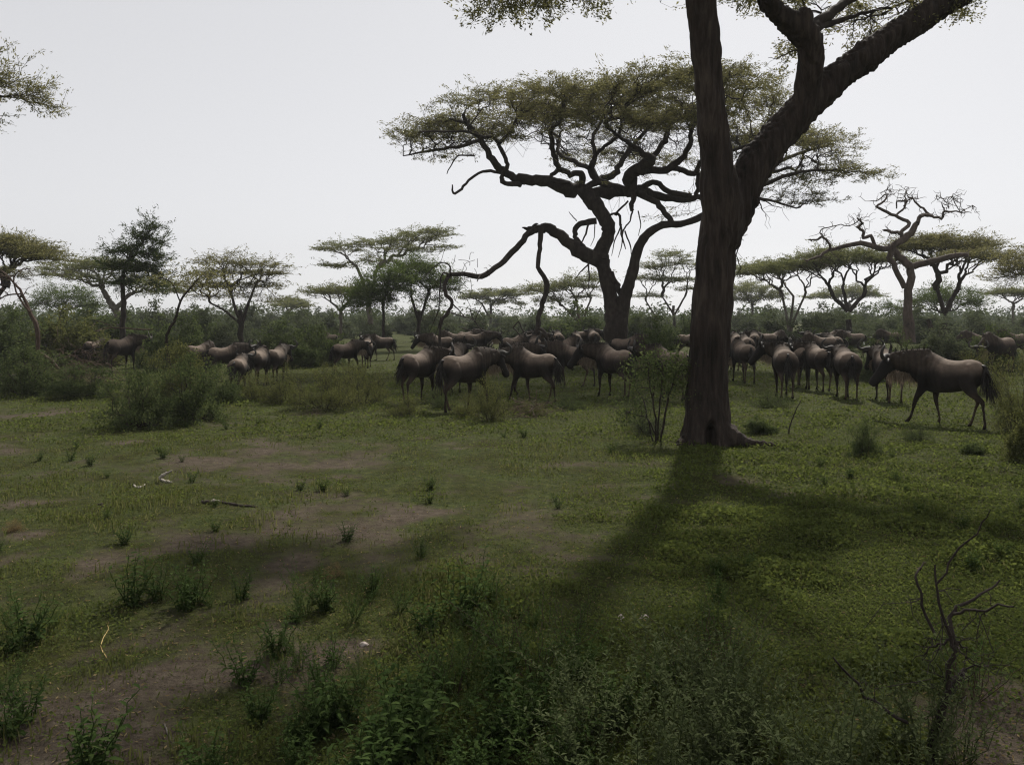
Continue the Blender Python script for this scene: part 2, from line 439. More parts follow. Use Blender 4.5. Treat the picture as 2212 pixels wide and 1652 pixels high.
def make_tree(name, label, d, base, trunk, pads, natt, per, leaf, mat, wood_mat, group=None, seed=1, rs=.016, spread=.3, wig=.1,
              dscale=.85, flat=.35, vs=.3, frac=(.32, .5), cat='tree', lift=0.0, bare=False):
    """base (x): stem foot column; trunk: list of stems, each [(x, y, width)...] in the survey grid; pads as pad_points"""
    r = np.random.default_rng(seed)
    rs *= .70; leaf *= 1.08; per = max(3, int(per * .36)); spread *= .42; SHOOT[:] = [2, 5.8 * leaf if leaf < .2 else 1.0]; SHZ[0] = .22 if vs < .32 else .7
    foot = v2w(base, HYV, d); foot[2] = 0
    root = thing(name, label, cat, foot, group=group)
    tt = Tubes(); ends = []
    for si, st in enumerate(trunk):
        off = r.uniform(-.25, .25) if si else 0
        if name == 'umbrella_acacia' and len(st) >= 3: st = st[:-1]
        P = np.array([np.append(v2w(x, y, d + off), .74 * w / FV * d / 2) for x, y, w in st])
        if si == 0 or st[0][1] is None: pass
        Q = smooth_path(P, 4)
        Q[1:-1, :2] += r.normal(size=(len(Q) - 2, 2)) * Q[1:-1, 3:4] * .25
        tt.add(Q[:, :3], np.maximum(Q[:, 3], .015), 8)
        t = Q[-1, :3] - Q[-3, :3]; ends.append((Q[-1, :3], t / np.linalg.norm(t)))
    tb = Tubes(); tips = []
    clusters = pad_points(pads, natt, d, r, dscale)
    E = np.array([e[0] for e in ends])
    per_end = [[] for _ in ends]
    for c in clusters:
        dist = np.linalg.norm((E - c.mean(0)) * np.array([1, .6, .7]), axis=1)
        per_end[int(dist.argmin())].append(c)
    for (e, t), cs in zip(ends, per_end):
        if not cs: continue
        allp = np.concatenate(cs)
        grow(tb, e, t, allp, rs, r, tips, wig, frac, rmin=.006, lift=lift)
    SHOOT[:] = [0, 0]
    link('trunk', localise(tt.mesh('trunk'), foot), wood_mat, root)
    link('branches', localise(tb.mesh('branches'), foot), wood_mat, root)
    if not bare:
        Vv, Ff = tip_leaves(tips, per, spread, leaf, leaf * .26, r, flat, vs=vs, along=1.0)
        link('crown', localise(np_mesh('crown', Vv, Ff), foot), mat, root)
    return root

# ------------------------------------------------------------------ the near forked acacia
def big_acacia():
    D = 15.2; s = D / FV
    foot = np.array([*v2w(1520, HYV, D)[:2], 0.0])
    root = thing('acacia_tree', 'huge forked acacia with a thick ridged trunk and a hollow at its foot', 'tree', foot)
    tb = Tubes()
    def path(pts, dep, fn, scale, n=6):
        P = []
        for k, (x, y, w) in enumerate(pts):
            X, Y = fn(x, y); dd = D + dep[0] + (dep[1] - dep[0]) * k / (len(pts) - 1)
            P.append(np.append(v2w(X, Y, dd), w * scale / FV * dd / 2))
        return smooth_path(np.array(P), n)
    main = [(880, 1760, 420), (888, 1640, 390), (890, 1540, 335), (895, 1400, 292), (905, 1200, 258), (922, 900, 246), (938, 600, 246), (960, 300, 250), (980, 120, 250), (1000, -60, 225), (1005, -180, 120), (1005, -240, 30)]
    q1 = path(main, (0, 0), z3, .3214)
    stem = [(400, 1500, 60), (400, 1400, 180), (388, 1200, 225), (365, 1000, 190), (345, 850, 172), (325, 650, 160), (300, 420, 158), (280, 200, 160), (268, 0, 164), (262, -160, 158), (275, -330, 140), (330, -520, 110)]
    q2 = path(stem, (0, -.5), z6, .3749)
    limb = [(385, 1480, 40), (405, 1400, 120), (440, 1270, 180), (505, 1090, 205), (620, 900, 200), (735, 760, 195), (900, 580, 180), (1200, 330, 165), (1480, 140, 150), (1750, -30, 135), (2000, -210, 110), (2200, -330, 80)]
    q3 = path(limb, (0, .9), z6, .3749)
    sb = [(850, 640, 120), (878, 500, 138), (895, 400, 142), (905, 310, 146), (880, 215, 140), (780, 135, 130), (690, 70, 118), (640, -10, 110), (640, -150, 95), (700, -300, 75)]
    q4 = path(sb, (.4, -.4), z6, .3749)
    kn = [(840, 170, 95), (860, 90, 92), (865, 50, 60)]
    q5 = path(kn, (-.05, -.12), z6, .3749)
    rt = [(930, 1540, 150), (1040, 1590, 115), (1130, 1640, 70), (1230, 1662, 48), (1330, 1672, 30), (1420, 1690, 18)]
    q6 = path(rt, (-.15, -.55), z3, .3214)
    q6[:, 2] = np.maximum(gz(q6[:, 0], q6[:, 1]) + q6[:, 3] * .45, np.interp(np.linspace(0, 1, len(q6)), [0, .15, .3, .5, 1], [.30, .2, .10, .04, .02]))
    rt2 = [(790, 1560, 120), (730, 1600, 80), (690, 1630, 45)]
    q7 = path(rt2, (-.1, -.3), z3, .3214); q7[:, 2] = np.minimum(q7[:, 2], np.linspace(.2, -.02, len(q7)))
    for q in (q1, q2, q3, q4, q5, q6, q7): tb.add(q[:, :3], q[:, 3], 24, cap=True)
    me = remesh(localise(tb.mesh('trunk'), foot), .024, 9)
    co = getco(me); no = np.empty(len(co) * 3, np.float32); me.vertices.foreach_get('normal', no); no = no.reshape(-1, 3)
    disp = np.empty(len(co))
    for k, c in enumerate(co):
        x, y, z = float(c[0]), float(c[1]), float(c[2])
        zz = z * .9 + x * .25
        a_ = mnoise.noise((x * 11, y * 11, zz * 1.6)); b_ = mnoise.noise((x * 26 + 3, y * 26, zz * 4.2))
        big = mnoise.noise((x * 2.1 + 9, y * 2.1, z * 1.2))
        disp[k] = .040 * (abs(a_) * 1.6 - .25) + .018 * b_ + .05 * big
    # hollow at the foot, on the near side
    hx = (z3(893, 0)[0] - 1520) / FV * D
    hz = lambda yy: CAM_H - (z3(0, yy)[1] - HYV) / FV * D
    zc = (hz(1480) + hz(1640)) / 2; hh = (hz(1480) - hz(1640)) / 2 + .05
    q = ((co[:, 0] - hx) / .085) ** 2 + ((co[:, 2] - zc) / hh) ** 2
    co2 = co + no * disp[:, None]
    pit = np.exp(-q ** 2 * .8) * (co[:, 1] < .1)
    co2[:, 1] += pit * .34
    me.vertices.foreach_set('co', co2.astype(np.float32).ravel()); me.update()
    link('trunk', me, M['bark'], root)
    # outer boughs and crown
    r = np.random.default_rng(5)
    bt = Tubes(); tips = []
    def bough(pts, dep, fn, sc_):
        q = path(pts, dep, fn, sc_, 4); q[1:-1, :3] += r.normal(size=(len(q) - 2, 3)) * .02
        bt.add(q[:, :3], q[:, 3], 8); return q
    nodes = []
    for q in (bough([(875, 220, 60), (915, 150, 70), (985, 90, 60), (1060, 45, 55), (1140, -20, 48), (1260, -160, 38)], (.04, 1.6), z6, .3749),
              bough([(885, 240, 40), (940, 165, 46), (1010, 130, 40), (1150, 90, 24), (1300, 50, 16), (1500, -10, 10)], (.04, 2.0), z6, .3749),
              bough([(650, -60, 60), (520, -160, 50), (300, -230, 38), (60, -200, 26), (-150, -120, 16)], (-.4, 1.5), z6, .3749),
              bough([(268, -200, 90), (120, -330, 60), (-100, -330, 45), (-400, -210, 30), (-620, -90, 18)], (-.4, .6), z6, .3749),
              bough([(280, -330, 90), (330, -560, 70), (150, -760, 50), (-200, -800, 35)], (-.5, -3.2), z6, .3749),
              bough([(330, -500, 80), (600, -700, 60), (900, -800, 40)], (-.5, -2.6), z6, .3749),
              bough([(690, -280, 70), (1000, -500, 50), (1400, -640, 30)], (-.4, -2.0), z6, .3749),
              bough([(2200, -330, 70), (2450, -450, 50), (2800, -500, 30)], (.9, -.6), z6, .3749),
              bough([(1900, -150, 60), (2100, -330, 45), (2000, -560, 30)], (.9, -1.6), z6, .3749)):
        nodes += [(q[k, :3], q[k, :3] - q[k - 1, :3]) for k in range(len(q) // 3, len(q), 2)]
    # crown: shallow dome over the whole tree, well above the frame except for its hanging rim
    n = 1250
    cx, cy = foot[0] + .0, foot[1] - 1.4
    th = r.random(n) * 2 * math.pi; rr = np.sqrt(r.random(n)) * 6.6
    A = np.stack([cx + rr * np.cos(th) * 1.1, cy + rr * np.sin(th) * .62, 9.7 - .028 * rr ** 2 + r.normal(size=n) * .28], 1)
    A = A[fbm(A[:, 0], A[:, 1], 2.2, 2) > .40]
    sh_y = A[:, 1] - sun_vec.y / sun_vec.z * A[:, 2]; A = A[(sh_y < 6.6) | (r.random(len(A)) < .10)]
    def spot(x0, x1, y0, y1, n, dd0, dd1):
        return np.array([v2w(r.uniform(x0, x1), r.uniform(y0, y1) + r.exponential(6) - 6, r.uniform(dd0, dd1)) for _ in range(n)])
    A = np.concatenate([A, spot(1010, 1200, -60, 36, 60, 14.6, 16.6), spot(1150, 1330, -60, 10, 34, 14.6, 16.6),
                        spot(1570, 1760, -40, 22, 34, 15, 17), spot(1760, 1980, -20, 100, 38, 16.6, 18.2), spot(1960, 2100, -40, 50, 34, 15.6, 17),
                        spot(1700, 1760, 80, 125, 8, 15.6, 16.5)])
    SHOOT[:] = [3, .45]; SHZ[0] = .6
    NP = np.array([q[0] for q in nodes])
    own = ((A[:, None] - NP[None]) ** 2).sum(-1).argmin(1)
    for k in range(len(nodes)):
        g = A[own == k]
        if len(g):
            t = nodes[k][1] / (np.linalg.norm(nodes[k][1]) + 1e-9)
            grow(bt, NP[k], t, g, .0075, r, tips, .13, rmin=.0035)
    SHOOT[:] = [0, 0]
    # bare side shoots on trunk and limb
    for fn, pts in ((z6, [(830, 290), (760, 310), (700, 335), (650, 335)]), (z6, [(600, 1150), (615, 1200), (635, 1250)]),
                    (z3, [(1090, 180), (1120, 250), (1095, 340), (1120, 420), (1090, 470)]), (z6, [(590, 1140), (660, 1180), (730, 1200)])):
        P = np.array([v2w(*fn(x, y), D - .1) for x, y in pts]); P = smooth_path(P, 3, .012, r)
        bt.add(P, np.linspace(.014, .004, len(P)), 4)
        for _ in range(6):
            a_ = P[r.integers(1, len(P))]; e = a_ + r.normal(size=3) * .14
            bt.add(wiggle(a_, e, np.zeros(3), 3, .1, r), [.004, .003, .003, .002], 3)
    link('branches', localise(bt.mesh('branches'), foot), M['bark_branch'], root)
    Vv, Ff = tip_leaves(tips, 19, .05, .075, .028, r, .6, vs=.8, along=.8)
    link('crown', localise(np_mesh('crown', Vv, Ff), foot), M['acacia'], root)
big_acacia()

# ------------------------------------------------------------------ the spreading umbrella acacia with the broken limb
def central_acacia():
    D = 40.0; r = np.random.default_rng(11)
    foot = np.array([*v2w(1336, HYV, D)[:2], 0.0])
    root = thing('umbrella_acacia', 'wide umbrella acacia with twisting dark limbs and a broken bough hanging to the ground', 'tree', foot)
    tt = Tubes(); nodes = []
    def limb(fn, sc_, pts, dep=(0, 0), attach=0.0, k=9, jit=.25, T=None):
        P = []
        for i_, (x, y, w) in enumerate(pts):
            dd = D + dep[0] + (dep[1] - dep[0]) * i_ / (len(pts) - 1)
            P.append(np.append(v2w(*fn(x, y), dd), (.95 if w > 60 else .84) * w * sc_ / FV * dd / 2))
        Q = smooth_path(np.array(P), 4)
        Q[1:-1, :3] += r.normal(size=(len(Q) - 2, 3)) * Q[1:-1, 3:4] * jit
        Q[:, 3] *= 1 + r.normal(size=len(Q)) * .05
        (T or tt).add(Q[:, :3], np.maximum(Q[:, 3], .012), k)
        if attach:
            m0 = int(len(Q) * (1 - attach))
            for q in range(max(m0, 1), len(Q), 2): nodes.append((Q[q, :3].copy(), Q[q, :3] - Q[q - 1, :3]))
            if (len(Q) - 1 - max(m0, 1)) % 2: nodes.append((Q[-1, :3].copy(), Q[-1, :3] - Q[-2, :3]))
        return Q
    Z5 = lambda pts, **k: limb(z5, .36, pts, **k)
    Z3 = lambda pts, **k: limb(z3, .3214, pts, **k)
    Z2 = lambda pts, **k: limb(z2, .3213, pts, **k)
    VV = lambda pts, **k: limb(lambda x, y: (x, y), 1, pts, **k)
    # stems
    Z3([(292, 1120, 200), (292, 1000, 170), (290, 880, 155), (285, 760, 165), (262, 680, 120), (232, 560, 98), (205, 430, 100), (180, 360, 110)], k=14, jit=.06)
    Z3([(300, 880, 130), (320, 740, 110), (340, 640, 95), (365, 560, 82), (395, 450, 75), (430, 310, 68), (490, 205, 62), (600, 135, 60), (720, 130, 56), (860, 80, 56), (960, 20, 50), (1080, -40, 40)], dep=(0, -1.5), k=12, jit=.06)
    Z3([(215, 430, 60), (250, 470, 56), (295, 545, 52), (335, 620, 54)], dep=(-.1, -.2), k=9)
    Z5([(1512, 1330, 125), (1515, 1270, 105), (1555, 1180, 82), (1560, 1105, 86), (1505, 1015, 92), (1455, 945, 110), (1440, 915, 95)], k=14, jit=.06)
    # limbs that carry the crown
    Z5([(1480, 930, 95), (1330, 880, 96), (1200, 850, 74), (1060, 832, 64), (950, 788, 55), (880, 728, 56), (830, 650, 44), (795, 590, 44), (740, 530, 38), (702, 475, 30), (690, 440, 22)], dep=(0, -1.5), attach=.35)
    Z5([(1060, 850, 40), (1000, 862, 36), (922, 850, 34), (932, 795, 32), (958, 745, 30), (925, 665, 30), (908, 610, 28), (950, 570, 24), (995, 510, 18)], dep=(-.4, -2.2), attach=.4)
    Z5([(905, 612, 26), (860, 578, 26), (800, 575, 24), (720, 545, 20), (560, 545, 16), (430, 545, 12)], dep=(-2, -3.5), attach=.6)
    Z5([(790, 598, 28), (650, 636, 24), (480, 662, 18), (330, 690, 8)], dep=(-1, 1.5), attach=.7)
    Z5([(702, 490, 26), (600, 480, 22), (480, 490, 14)], dep=(-1.5, .5), attach=.7)
    Z5([(930, 796, 26), (830, 780, 22), (740, 822, 20), (680, 886, 19), (632, 915, 18), (625, 862, 8)], dep=(-.5, -1))
    Z5([(760, 690, 14), (660, 690, 11), (610, 760, 9), (592, 800, 5)], dep=(-1, -1))
    Z5([(1400, 895, 50), (1402, 805, 46), (1330, 795, 42), (1262, 762, 40), (1238, 700, 40), (1226, 620, 36), (1222, 530, 30), (1275, 480, 24), (1290, 400, 16)], dep=(0, -3.5), attach=.45)
    Z5([(1270, 770, 34), (1215, 815, 28), (1235, 850, 22), (1330, 850, 18)], dep=(-1, -1.5))
    Z5([(1420, 880, 52), (1500, 835, 50), (1595, 800, 44), (1645, 720, 38), (1700, 640, 34), (1770, 560, 26), (1850, 470, 20)], dep=(0, 3.5), attach=.5)
    Z5([(1640, 895, 62), (1540, 862, 56), (1460, 785, 58), (1485, 690, 36), (1470, 590, 28), (1520, 480, 20), (1540, 400, 16)], dep=(.1, 2), attach=.5)
    Z5([(1450, 765, 36), (1360, 725, 34), (1265, 672, 30), (1260, 580, 22), (1180, 520, 16)], dep=(.6, 4.5), attach=.5)
    Z5([(1480, 690, 28), (1540, 630, 26), (1610, 580, 22), (1640, 500, 18), (1620, 400, 12)], dep=(1.2, -1.5), attach=.6)
    Z5([(1440, 930, 80), (1600, 910, 72), (1750, 900, 72), (1900, 942, 56), (2050, 948, 46), (2140, 930, 40), (2330, 860, 36), (2500, 800, 28), (2650, 760, 20)], dep=(0, 1.5), attach=.3)
    Z5([(1690, 910, 75), (1685, 830, 72), (1740, 772, 78), (1820, 722, 72), (1790, 685, 44), (1715, 632, 32), (1620, 570, 26), (1560, 520, 16)], dep=(-.2, -3.5), attach=.4)
    Z5([(1815, 720, 46), (1870, 640, 38), (1905, 590, 36), (1940, 500, 30), (1990, 420, 24), (2080, 370, 16)], dep=(-.6, 1.5), attach=.5)
    Z5([(1740, 775, 56), (1900, 772, 54), (2000, 705, 44), (2055, 620, 36), (2060, 520, 28), (2130, 450, 18)], dep=(-.2, -3.5), attach=.5)
    Z5([(1890, 770, 44), (1990, 770, 42), (2080, 800, 38), (2102, 745, 36), (2160, 700, 28), (2350, 640, 22), (2520, 600, 14)], dep=(-.5, -2.5), attach=.5)
    Z5([(1740, 880, 42), (1850, 850, 40), (1930, 905, 38), (2060, 930, 34)], dep=(.2, -.4))
    Z5([(2090, 935, 34), (2098, 860, 32), (2100, 790, 30)], dep=(-.4, -.6))
    Z5([(1740, 915, 48), (1850, 970, 44), (1918, 1048, 42), (1945, 1095, 44)], dep=(0, -1))
    VV([(1515, 468, 18), (1575, 430, 16), (1650, 398, 12), (1730, 372, 8), (1800, 368, 5)], dep=(-1.4, -3), attach=.6)
    VV([(1530, 428, 14), (1600, 352, 12), (1680, 300, 9), (1740, 270, 6)], dep=(.5, 2.5), attach=.6)
    VV([(1560, 420, 13), (1640, 370, 11), (1730, 330, 8), (1800, 310, 5)], dep=(.5, 4.5), attach=.6)
    VV([(1600, 425, 10), (1660, 432, 7), (1720, 450, 4)], dep=(-1.5, -2.5), attach=.6)
    # stub, dead hanging bits
    Z5([(1715, 770, 44), (1712, 880, 38), (1706, 960, 36), (1705, 1020, 30)], dep=(-.5, -.6))
    for pts in ([(1706, 1010, 14), (1690, 1080, 12), (1650, 1140, 12), (1640, 1230, 8), (1620, 1300, 4)], [(1600, 1040, 20), (1630, 1050, 20), (1640, 1160, 16), (1665, 1250, 6)],
                [(1640, 1100, 12), (1600, 1200, 9), (1580, 1290, 4)], [(1660, 1140, 12), (1690, 1220, 10), (1700, 1290, 4)], [(1560, 1050, 16), (1610, 1030, 16), (1680, 960, 14)],
                [(1740, 1020, 10), (1755, 1100, 8), (1740, 1170, 4)], [(1440, 1340, 12), (1400, 1380, 10), (1360, 1430, 5)], [(1440, 1320, 14), (1445, 1420, 10), (1440, 1500, 6), (1425, 1560, 3)],
                [(1440, 1100, 16), (1425, 1160, 14), (1400, 1210, 10)], [(1370, 1080, 8), (1345, 1050, 7), (1325, 1025, 4)], [(1480, 1100, 8), (1475, 1180, 6), (1455, 1230, 3)]):
        Z5(pts, dep=(-.6, -1.0), k=5)
    Z5([(1490, 1080, 46), (1400, 1092, 42), (1362, 1140, 36), (1372, 1190, 34), (1420, 1250, 36)], dep=(0, -.2))
    link('trunk', localise(tt.mesh('trunk'), foot), M['bark_branch'], root)
    # broken bough
    bb = Tubes()
    def BB(fn, sc_, pts, dep, k=8, jit=.15): return limb(fn, sc_, pts, dep, 0, k, jit, bb)
    BB(z5, .36, [(1510, 1320, 100), (1400, 1272, 92), (1310, 1195, 72), (1240, 1140, 66), (1180, 1118, 66), (1110, 1130, 54), (1075, 1128, 30), (1045, 1120, 8)], (0, -1.2), 10)
    BB(z5, .36, [(1110, 1115, 26), (1125, 1100, 16), (1140, 1098, 6)], (-1.1, -1.2), 5)
    BB(z2, .3213, [(1690, 160, 50), (1625, 200, 50), (1545, 290, 50), (1430, 400, 46), (1310, 478, 42), (1180, 465, 38), (1105, 470, 36), (1065, 525, 34), (1065, 595, 32), (1112, 655, 28), (1085, 720, 28), (1045, 775, 26), (1030, 850, 24), (1030, 960, 20)], (-1.2, -2.6))
    BB(z2, .3213, [(1708, 150, 44), (1700, 300, 38), (1690, 420, 36), (1752, 540, 42), (1725, 640, 40), (1695, 740, 40), (1690, 830, 44), (1650, 910, 50), (1630, 980, 36)], (-1.3, -2.2))
    tw = [[(1110, 465, 18), (1045, 465, 14), (1030, 560, 12), (1022, 700, 8), (985, 800, 4)], [(1105, 465, 16), (1090, 405, 12), (1020, 395, 8), (900, 510, 4)],
          [(1300, 475, 16), (1280, 515, 8)], [(1110, 660, 14), (1165, 715, 9), (1200, 760, 6)], [(1090, 720, 12), (1180, 750, 10), (1250, 770, 9), (1310, 840, 10), (1380, 860, 8)],
          [(1230, 700, 8), (1260, 780, 9), (1320, 850, 10)], [(1320, 660, 5), (1280, 740, 7), (1260, 790, 8)], [(1520, 830, 14), (1560, 785, 12), (1590, 850, 11), (1640, 860, 10)],
          [(1525, 830, 10), (1570, 880, 8), (1590, 930, 5)], [(1690, 830, 30), (1740, 860, 24), (1760, 930, 14)], [(1700, 850, 24), (1640, 900, 20), (1600, 960, 10)], [(1730, 930, 10), (1790, 880, 6)],
          [(980, 940, 4), (1010, 850, 6), (1035, 760, 8)], [(1180, 830, 7), (1250, 850, 8), (1330, 870, 6)], [(930, 920, 4), (990, 780, 6), (1030, 690, 7)]]
    for pts in tw: BB(z2, .3213, pts, (-2.4 + r.uniform(-.5, .5), -2.2 + r.uniform(-.6, .6)), 5, .3)
    for _ in range(46):                                          # fine dead twigs round the fallen tops
        x, y = (r.uniform(990, 1400), r.uniform(360, 860)) if r.random() < .75 else (r.uniform(1500, 1780), r.uniform(780, 920))
        a_ = r.uniform(0, 6.3); L = r.uniform(40, 130)
        BB(z2, .3213, [(x, y, 5), (x + math.cos(a_) * L * .5 + r.normal() * 14, y + math.sin(a_) * L * .5 + r.normal() * 14, 4), (x + math.cos(a_) * L, y + math.sin(a_) * L, 2.5)], (-2.3 + r.uniform(-.8, .8), -2.2 + r.uniform(-.8, .8)), 3, .3)
    link('broken_bough', localise(bb.mesh('broken_bough'), foot), M['bark_branch'], root)
    # crown
    pads = [(1330, 218, 250, 44, 0, 1.1, 1.3), (1130, 225, 200, 38, -2, .8), (1010, 248, 180, 34, 1, .7), (915, 268, 110, 28, 0, .7), (960, 322, 100, 16, 1, .6, .45), (1200, 190, 110, 24, 3, .8, .8),
            (1480, 212, 200, 42, -3, .8), (1440, 190, 160, 28, 4, .8), (1620, 215, 130, 40, 0, .8), (1640, 250, 120, 36, 3, .8), (1700, 262, 115, 34, 2, .9), (1770, 305, 100, 34, 0, .9), (1680, 320, 110, 34, -2, .8, .7), (1830, 345, 50, 16, 0, .9, .7), (1800, 382, 85, 20, -2, .9), (1700, 395, 90, 22, -1, .9, .8), (1700, 440, 80, 26, -2.2, .6, .45),
            (1250, 290, 180, 26, -5, .5, .6), (1480, 290, 160, 26, -5, .5, .6), (1360, 270, 190, 26, 6, .5, .6), (1080, 315, 70, 18, -3, .6, .4), (1220, 250, 150, 30, -6, .4, .8), (1420, 235, 170, 34, -7, .4, .9),
            (1500, 330, 110, 30, 3, .8, .3), (1270, 395, 60, 14, -1, .8, .18), (1430, 465, 70, 14, 0, .8, .16), (1560, 390, 60, 24, 0, 1, .25)]
    pads = [(p_[0], p_[1] + (22 if p_[1] < 300 else 8), p_[2], p_[3] * .86, *p_[4:]) for p_ in pads]
    A = np.concatenate(pad_points(pads, 1900, D, r))
    netp = [(1180, 300, 150, 40, -2, .8), (1330, 300, 160, 48, 2, .9), (1470, 310, 150, 50, -2, .9), (1560, 330, 110, 50, 1, .9), (1020, 310, 90, 26, 0, .8, .6), (1690, 360, 110, 50, 0, .9), (1700, 440, 80, 30, -2, .7, .6), (1440, 460, 60, 14, 0, .8, .3), (1330, 470, 50, 14, 0, .8, .25)]
    B = np.concatenate(pad_points(netp, 620, D, r))
    NP = np.array([q[0] for q in nodes])
    dd = (A[:, None] - NP[None]); dist = np.linalg.norm(dd, axis=-1) + np.where(dd[..., 2] < 0, -dd[..., 2] * 1.5, 0)
    own = dist.argmin(1)
    tb = Tubes(); tips = []; SHOOT[:] = [3, .65]; SHZ[0] = .3
    for k in range(len(nodes)):
        g = A[own == k]
        if len(g):
            t = nodes[k][1] / (np.linalg.norm(nodes[k][1]) + 1e-9)
            grow(tb, NP[k], t, g, .0095, r, tips, .15, rmin=.008)
    SHOOT[:] = [0, 0]
    SHOOT[:] = [2, .7]; SHZ[0] = .8; bare_tips = []
    dd = (B[:, None] - NP[None]); own = np.linalg.norm(dd, axis=-1).argmin(1)
    for k in range(len(nodes)):
        g = B[own == k]
        if len(g): grow(tb, NP[k], nodes[k][1] / (np.linalg.norm(nodes[k][1]) + 1e-9), g, .007, r, bare_tips, .18, rmin=.008)
    SHOOT[:] = [0, 0]
    link('branches', localise(tb.mesh('branches'), foot), M['bark_branch'], root)
    Vv, Ff = tip_leaves(tips, 19, .085, .13, .037, r, .45, vs=.5, along=1.0)
    link('crown', localise(np_mesh('crown', Vv, Ff), foot), M['acacia'], root)
central_acacia()

# ------------------------------------------------------------------ trees behind
BK = M['bark_branch']; BP = M['bark_pale']
make_tree('umbrella_acacia', 'tall layered umbrella acacia with many slim forking limbs behind the small green trees', 66, 795,
          [[(800, 700, 17), (797, 640, 15), (793, 600, 15)], [(797, 640, 11), (770, 575, 8), (738, 545, 6)], [(797, 640, 11), (815, 580, 9), (850, 545, 6)]],
          [(735, 535, 68, 12), (820, 525, 75, 13), (905, 512, 80, 12), (935, 502, 55, 8), (725, 575, 45, 8), (800, 562, 70, 9, 2, .8, .6), (900, 545, 70, 10, -2, .8, .7), (968, 535, 28, 6), (860, 570, 60, 10, 3, .8, .5)],
          330, 56, .17, M['acacia_far'], BP, seed=21, rs=.019, spread=.32, vs=.22)
make_tree('umbrella_acacia', 'small flat topped acacia with a single slim stem beside the layered acacia', 58, 735,
          [[(737, 735, 10), (736, 690, 8), (738, 662, 8)]], [(735, 626, 72, 10), (690, 632, 40, 7), (770, 640, 40, 8)], 130, 55, .16, M['acacia_far'], BP, seed=22, rs=.018, spread=.3, vs=.22)
make_tree('acacia_tree', 'bushy bright green acacia with a thin straight trunk near the layered acacia', 52, 826,
          [[(828, 730, 9), (828, 690, 8), (828, 660, 8)]], [(830, 620, 75, 34), (800, 645, 60, 22), (860, 600, 50, 26), (770, 660, 40, 14)], 300, 62, .14, M['tree_green'], BK, seed=23, rs=.010, spread=.28, vs=.5)
make_tree('acacia_tree', 'feathery green acacia whose stems fan out behind the broken bough', 54, 905,
          [[(904, 740, 13), (905, 695, 11), (905, 672, 11)], [(906, 700, 9), (888, 640, 7)], [(905, 700, 9), (925, 635, 7)]], [(920, 600, 75, 32), (890, 580, 55, 26), (955, 620, 50, 22), (930, 650, 50, 14, 0, .8, .4)], 290, 50, .14, M['tree_green'], BK, seed=24, rs=.011, spread=.3, vs=.4)
make_tree('acacia_tree', 'feathery olive acacia with a dark trunk and wispy ascending twigs beyond the thicket', 46, 520,
          [[(520, 745, 18), (520, 700, 16), (518, 670, 13)], [(520, 700, 11), (505, 655, 8), (498, 630, 6)], [(522, 700, 12), (538, 650, 8), (552, 615, 6)], [(520, 700, 9), (480, 668, 6), (455, 655, 5)]],
          [(480, 565, 70, 12), (560, 572, 70, 10), (520, 590, 90, 10), (445, 592, 50, 10), (585, 590, 40, 7), (570, 618, 60, 9), (480, 620, 75, 9), (530, 640, 60, 8, 0, .8, .6), (580, 650, 40, 7, 0, .8, .5), (440, 645, 50, 8, 0, .8, .5), (500, 545, 40, 7, 0, .8, .5), (420, 615, 36, 8, 0, .8, .5)],
          480, 26, .13, M['acacia'], BK, seed=25, rs=.012, spread=.2, vs=.3, wig=.07, lift=.04)
make_tree('leafy_tree', 'upright dark leafy tree with a dense ragged crown on a straight trunk', 36, 265,
          [[(263, 760, 17), (264, 700, 16), (267, 640, 14), (267, 590, 11), (282, 550, 8)]],
          [(327, 488, 18, 14), (302, 512, 28, 15), (340, 522, 18, 12), (272, 540, 34, 13), (322, 552, 34, 15), (248, 575, 28, 10), (300, 580, 46, 12), (346, 592, 22, 8), (236, 545, 18, 7, 0, .8, .6), (265, 612, 40, 8, 0, .8, .6), (335, 618, 30, 7, 0, .8, .5)], 300, 46, .11, M['tree_dark'], BK, seed=26, rs=.010, spread=.13, vs=.9, flat=.9, wig=.13)
make_tree('umbrella_acacia', 'spreading umbrella acacia with a pale leaning trunk behind the dark leafy tree', 56, 258,
          [[(258, 705, 24), (250, 670, 22), (235, 645, 16), (205, 620, 12)], [(250, 670, 16), (275, 640, 12), (310, 650, 9)]],
          [(170, 575, 90, 14), (230, 572, 90, 15), (200, 600, 90, 10, -2, .8, .5), (300, 610, 90, 14), (350, 630, 60, 10), (130, 592, 50, 8)], 280, 58, .165, M['acacia_far'], BP, seed=27, rs=.02, spread=.34, vs=.22)
make_tree('umbrella_acacia', 'broad umbrella acacia with an olive canopy at the far edge of the thicket', 40, -40,
          [[(-40, 720, 30), (-38, 660, 26), (-20, 615, 20)], [(-40, 680, 20), (10, 620, 12)]],
          [(10, 535, 110, 22), (80, 555, 70, 16), (-60, 540, 120, 22), (50, 590, 60, 12, -2, .8, .5), (90, 600, 30, 8, -2, .8, .4), (20, 520, 70, 12)], 400, 62, .13, M['acacia'], BK, seed=28, rs=.016, spread=.3, vs=.25)
make_tree('acacia_tree', 'low rounded green acacia in the far thicket beneath the umbrella acacias', 74, 130,
          [[(130, 715, 8), (130, 680, 8)]], [(140, 640, 70, 22), (100, 655, 50, 15), (190, 660, 50, 14)], 170, 60, .18, M['tree_green'], BK, seed=29, rs=.016, spread=.36, vs=.45)
make_tree('umbrella_acacia', 'little umbrella acacia far off beside the feathery acacia', 95, 622, [[(622, 715, 7), (622, 680, 6)]], [(625, 658, 52, 8), (600, 648, 45, 8, 4), (650, 662, 30, 6)], 130, 50, .22, M['acacia_far'], BP, seed=30, rs=.022, spread=.45, vs=.22)
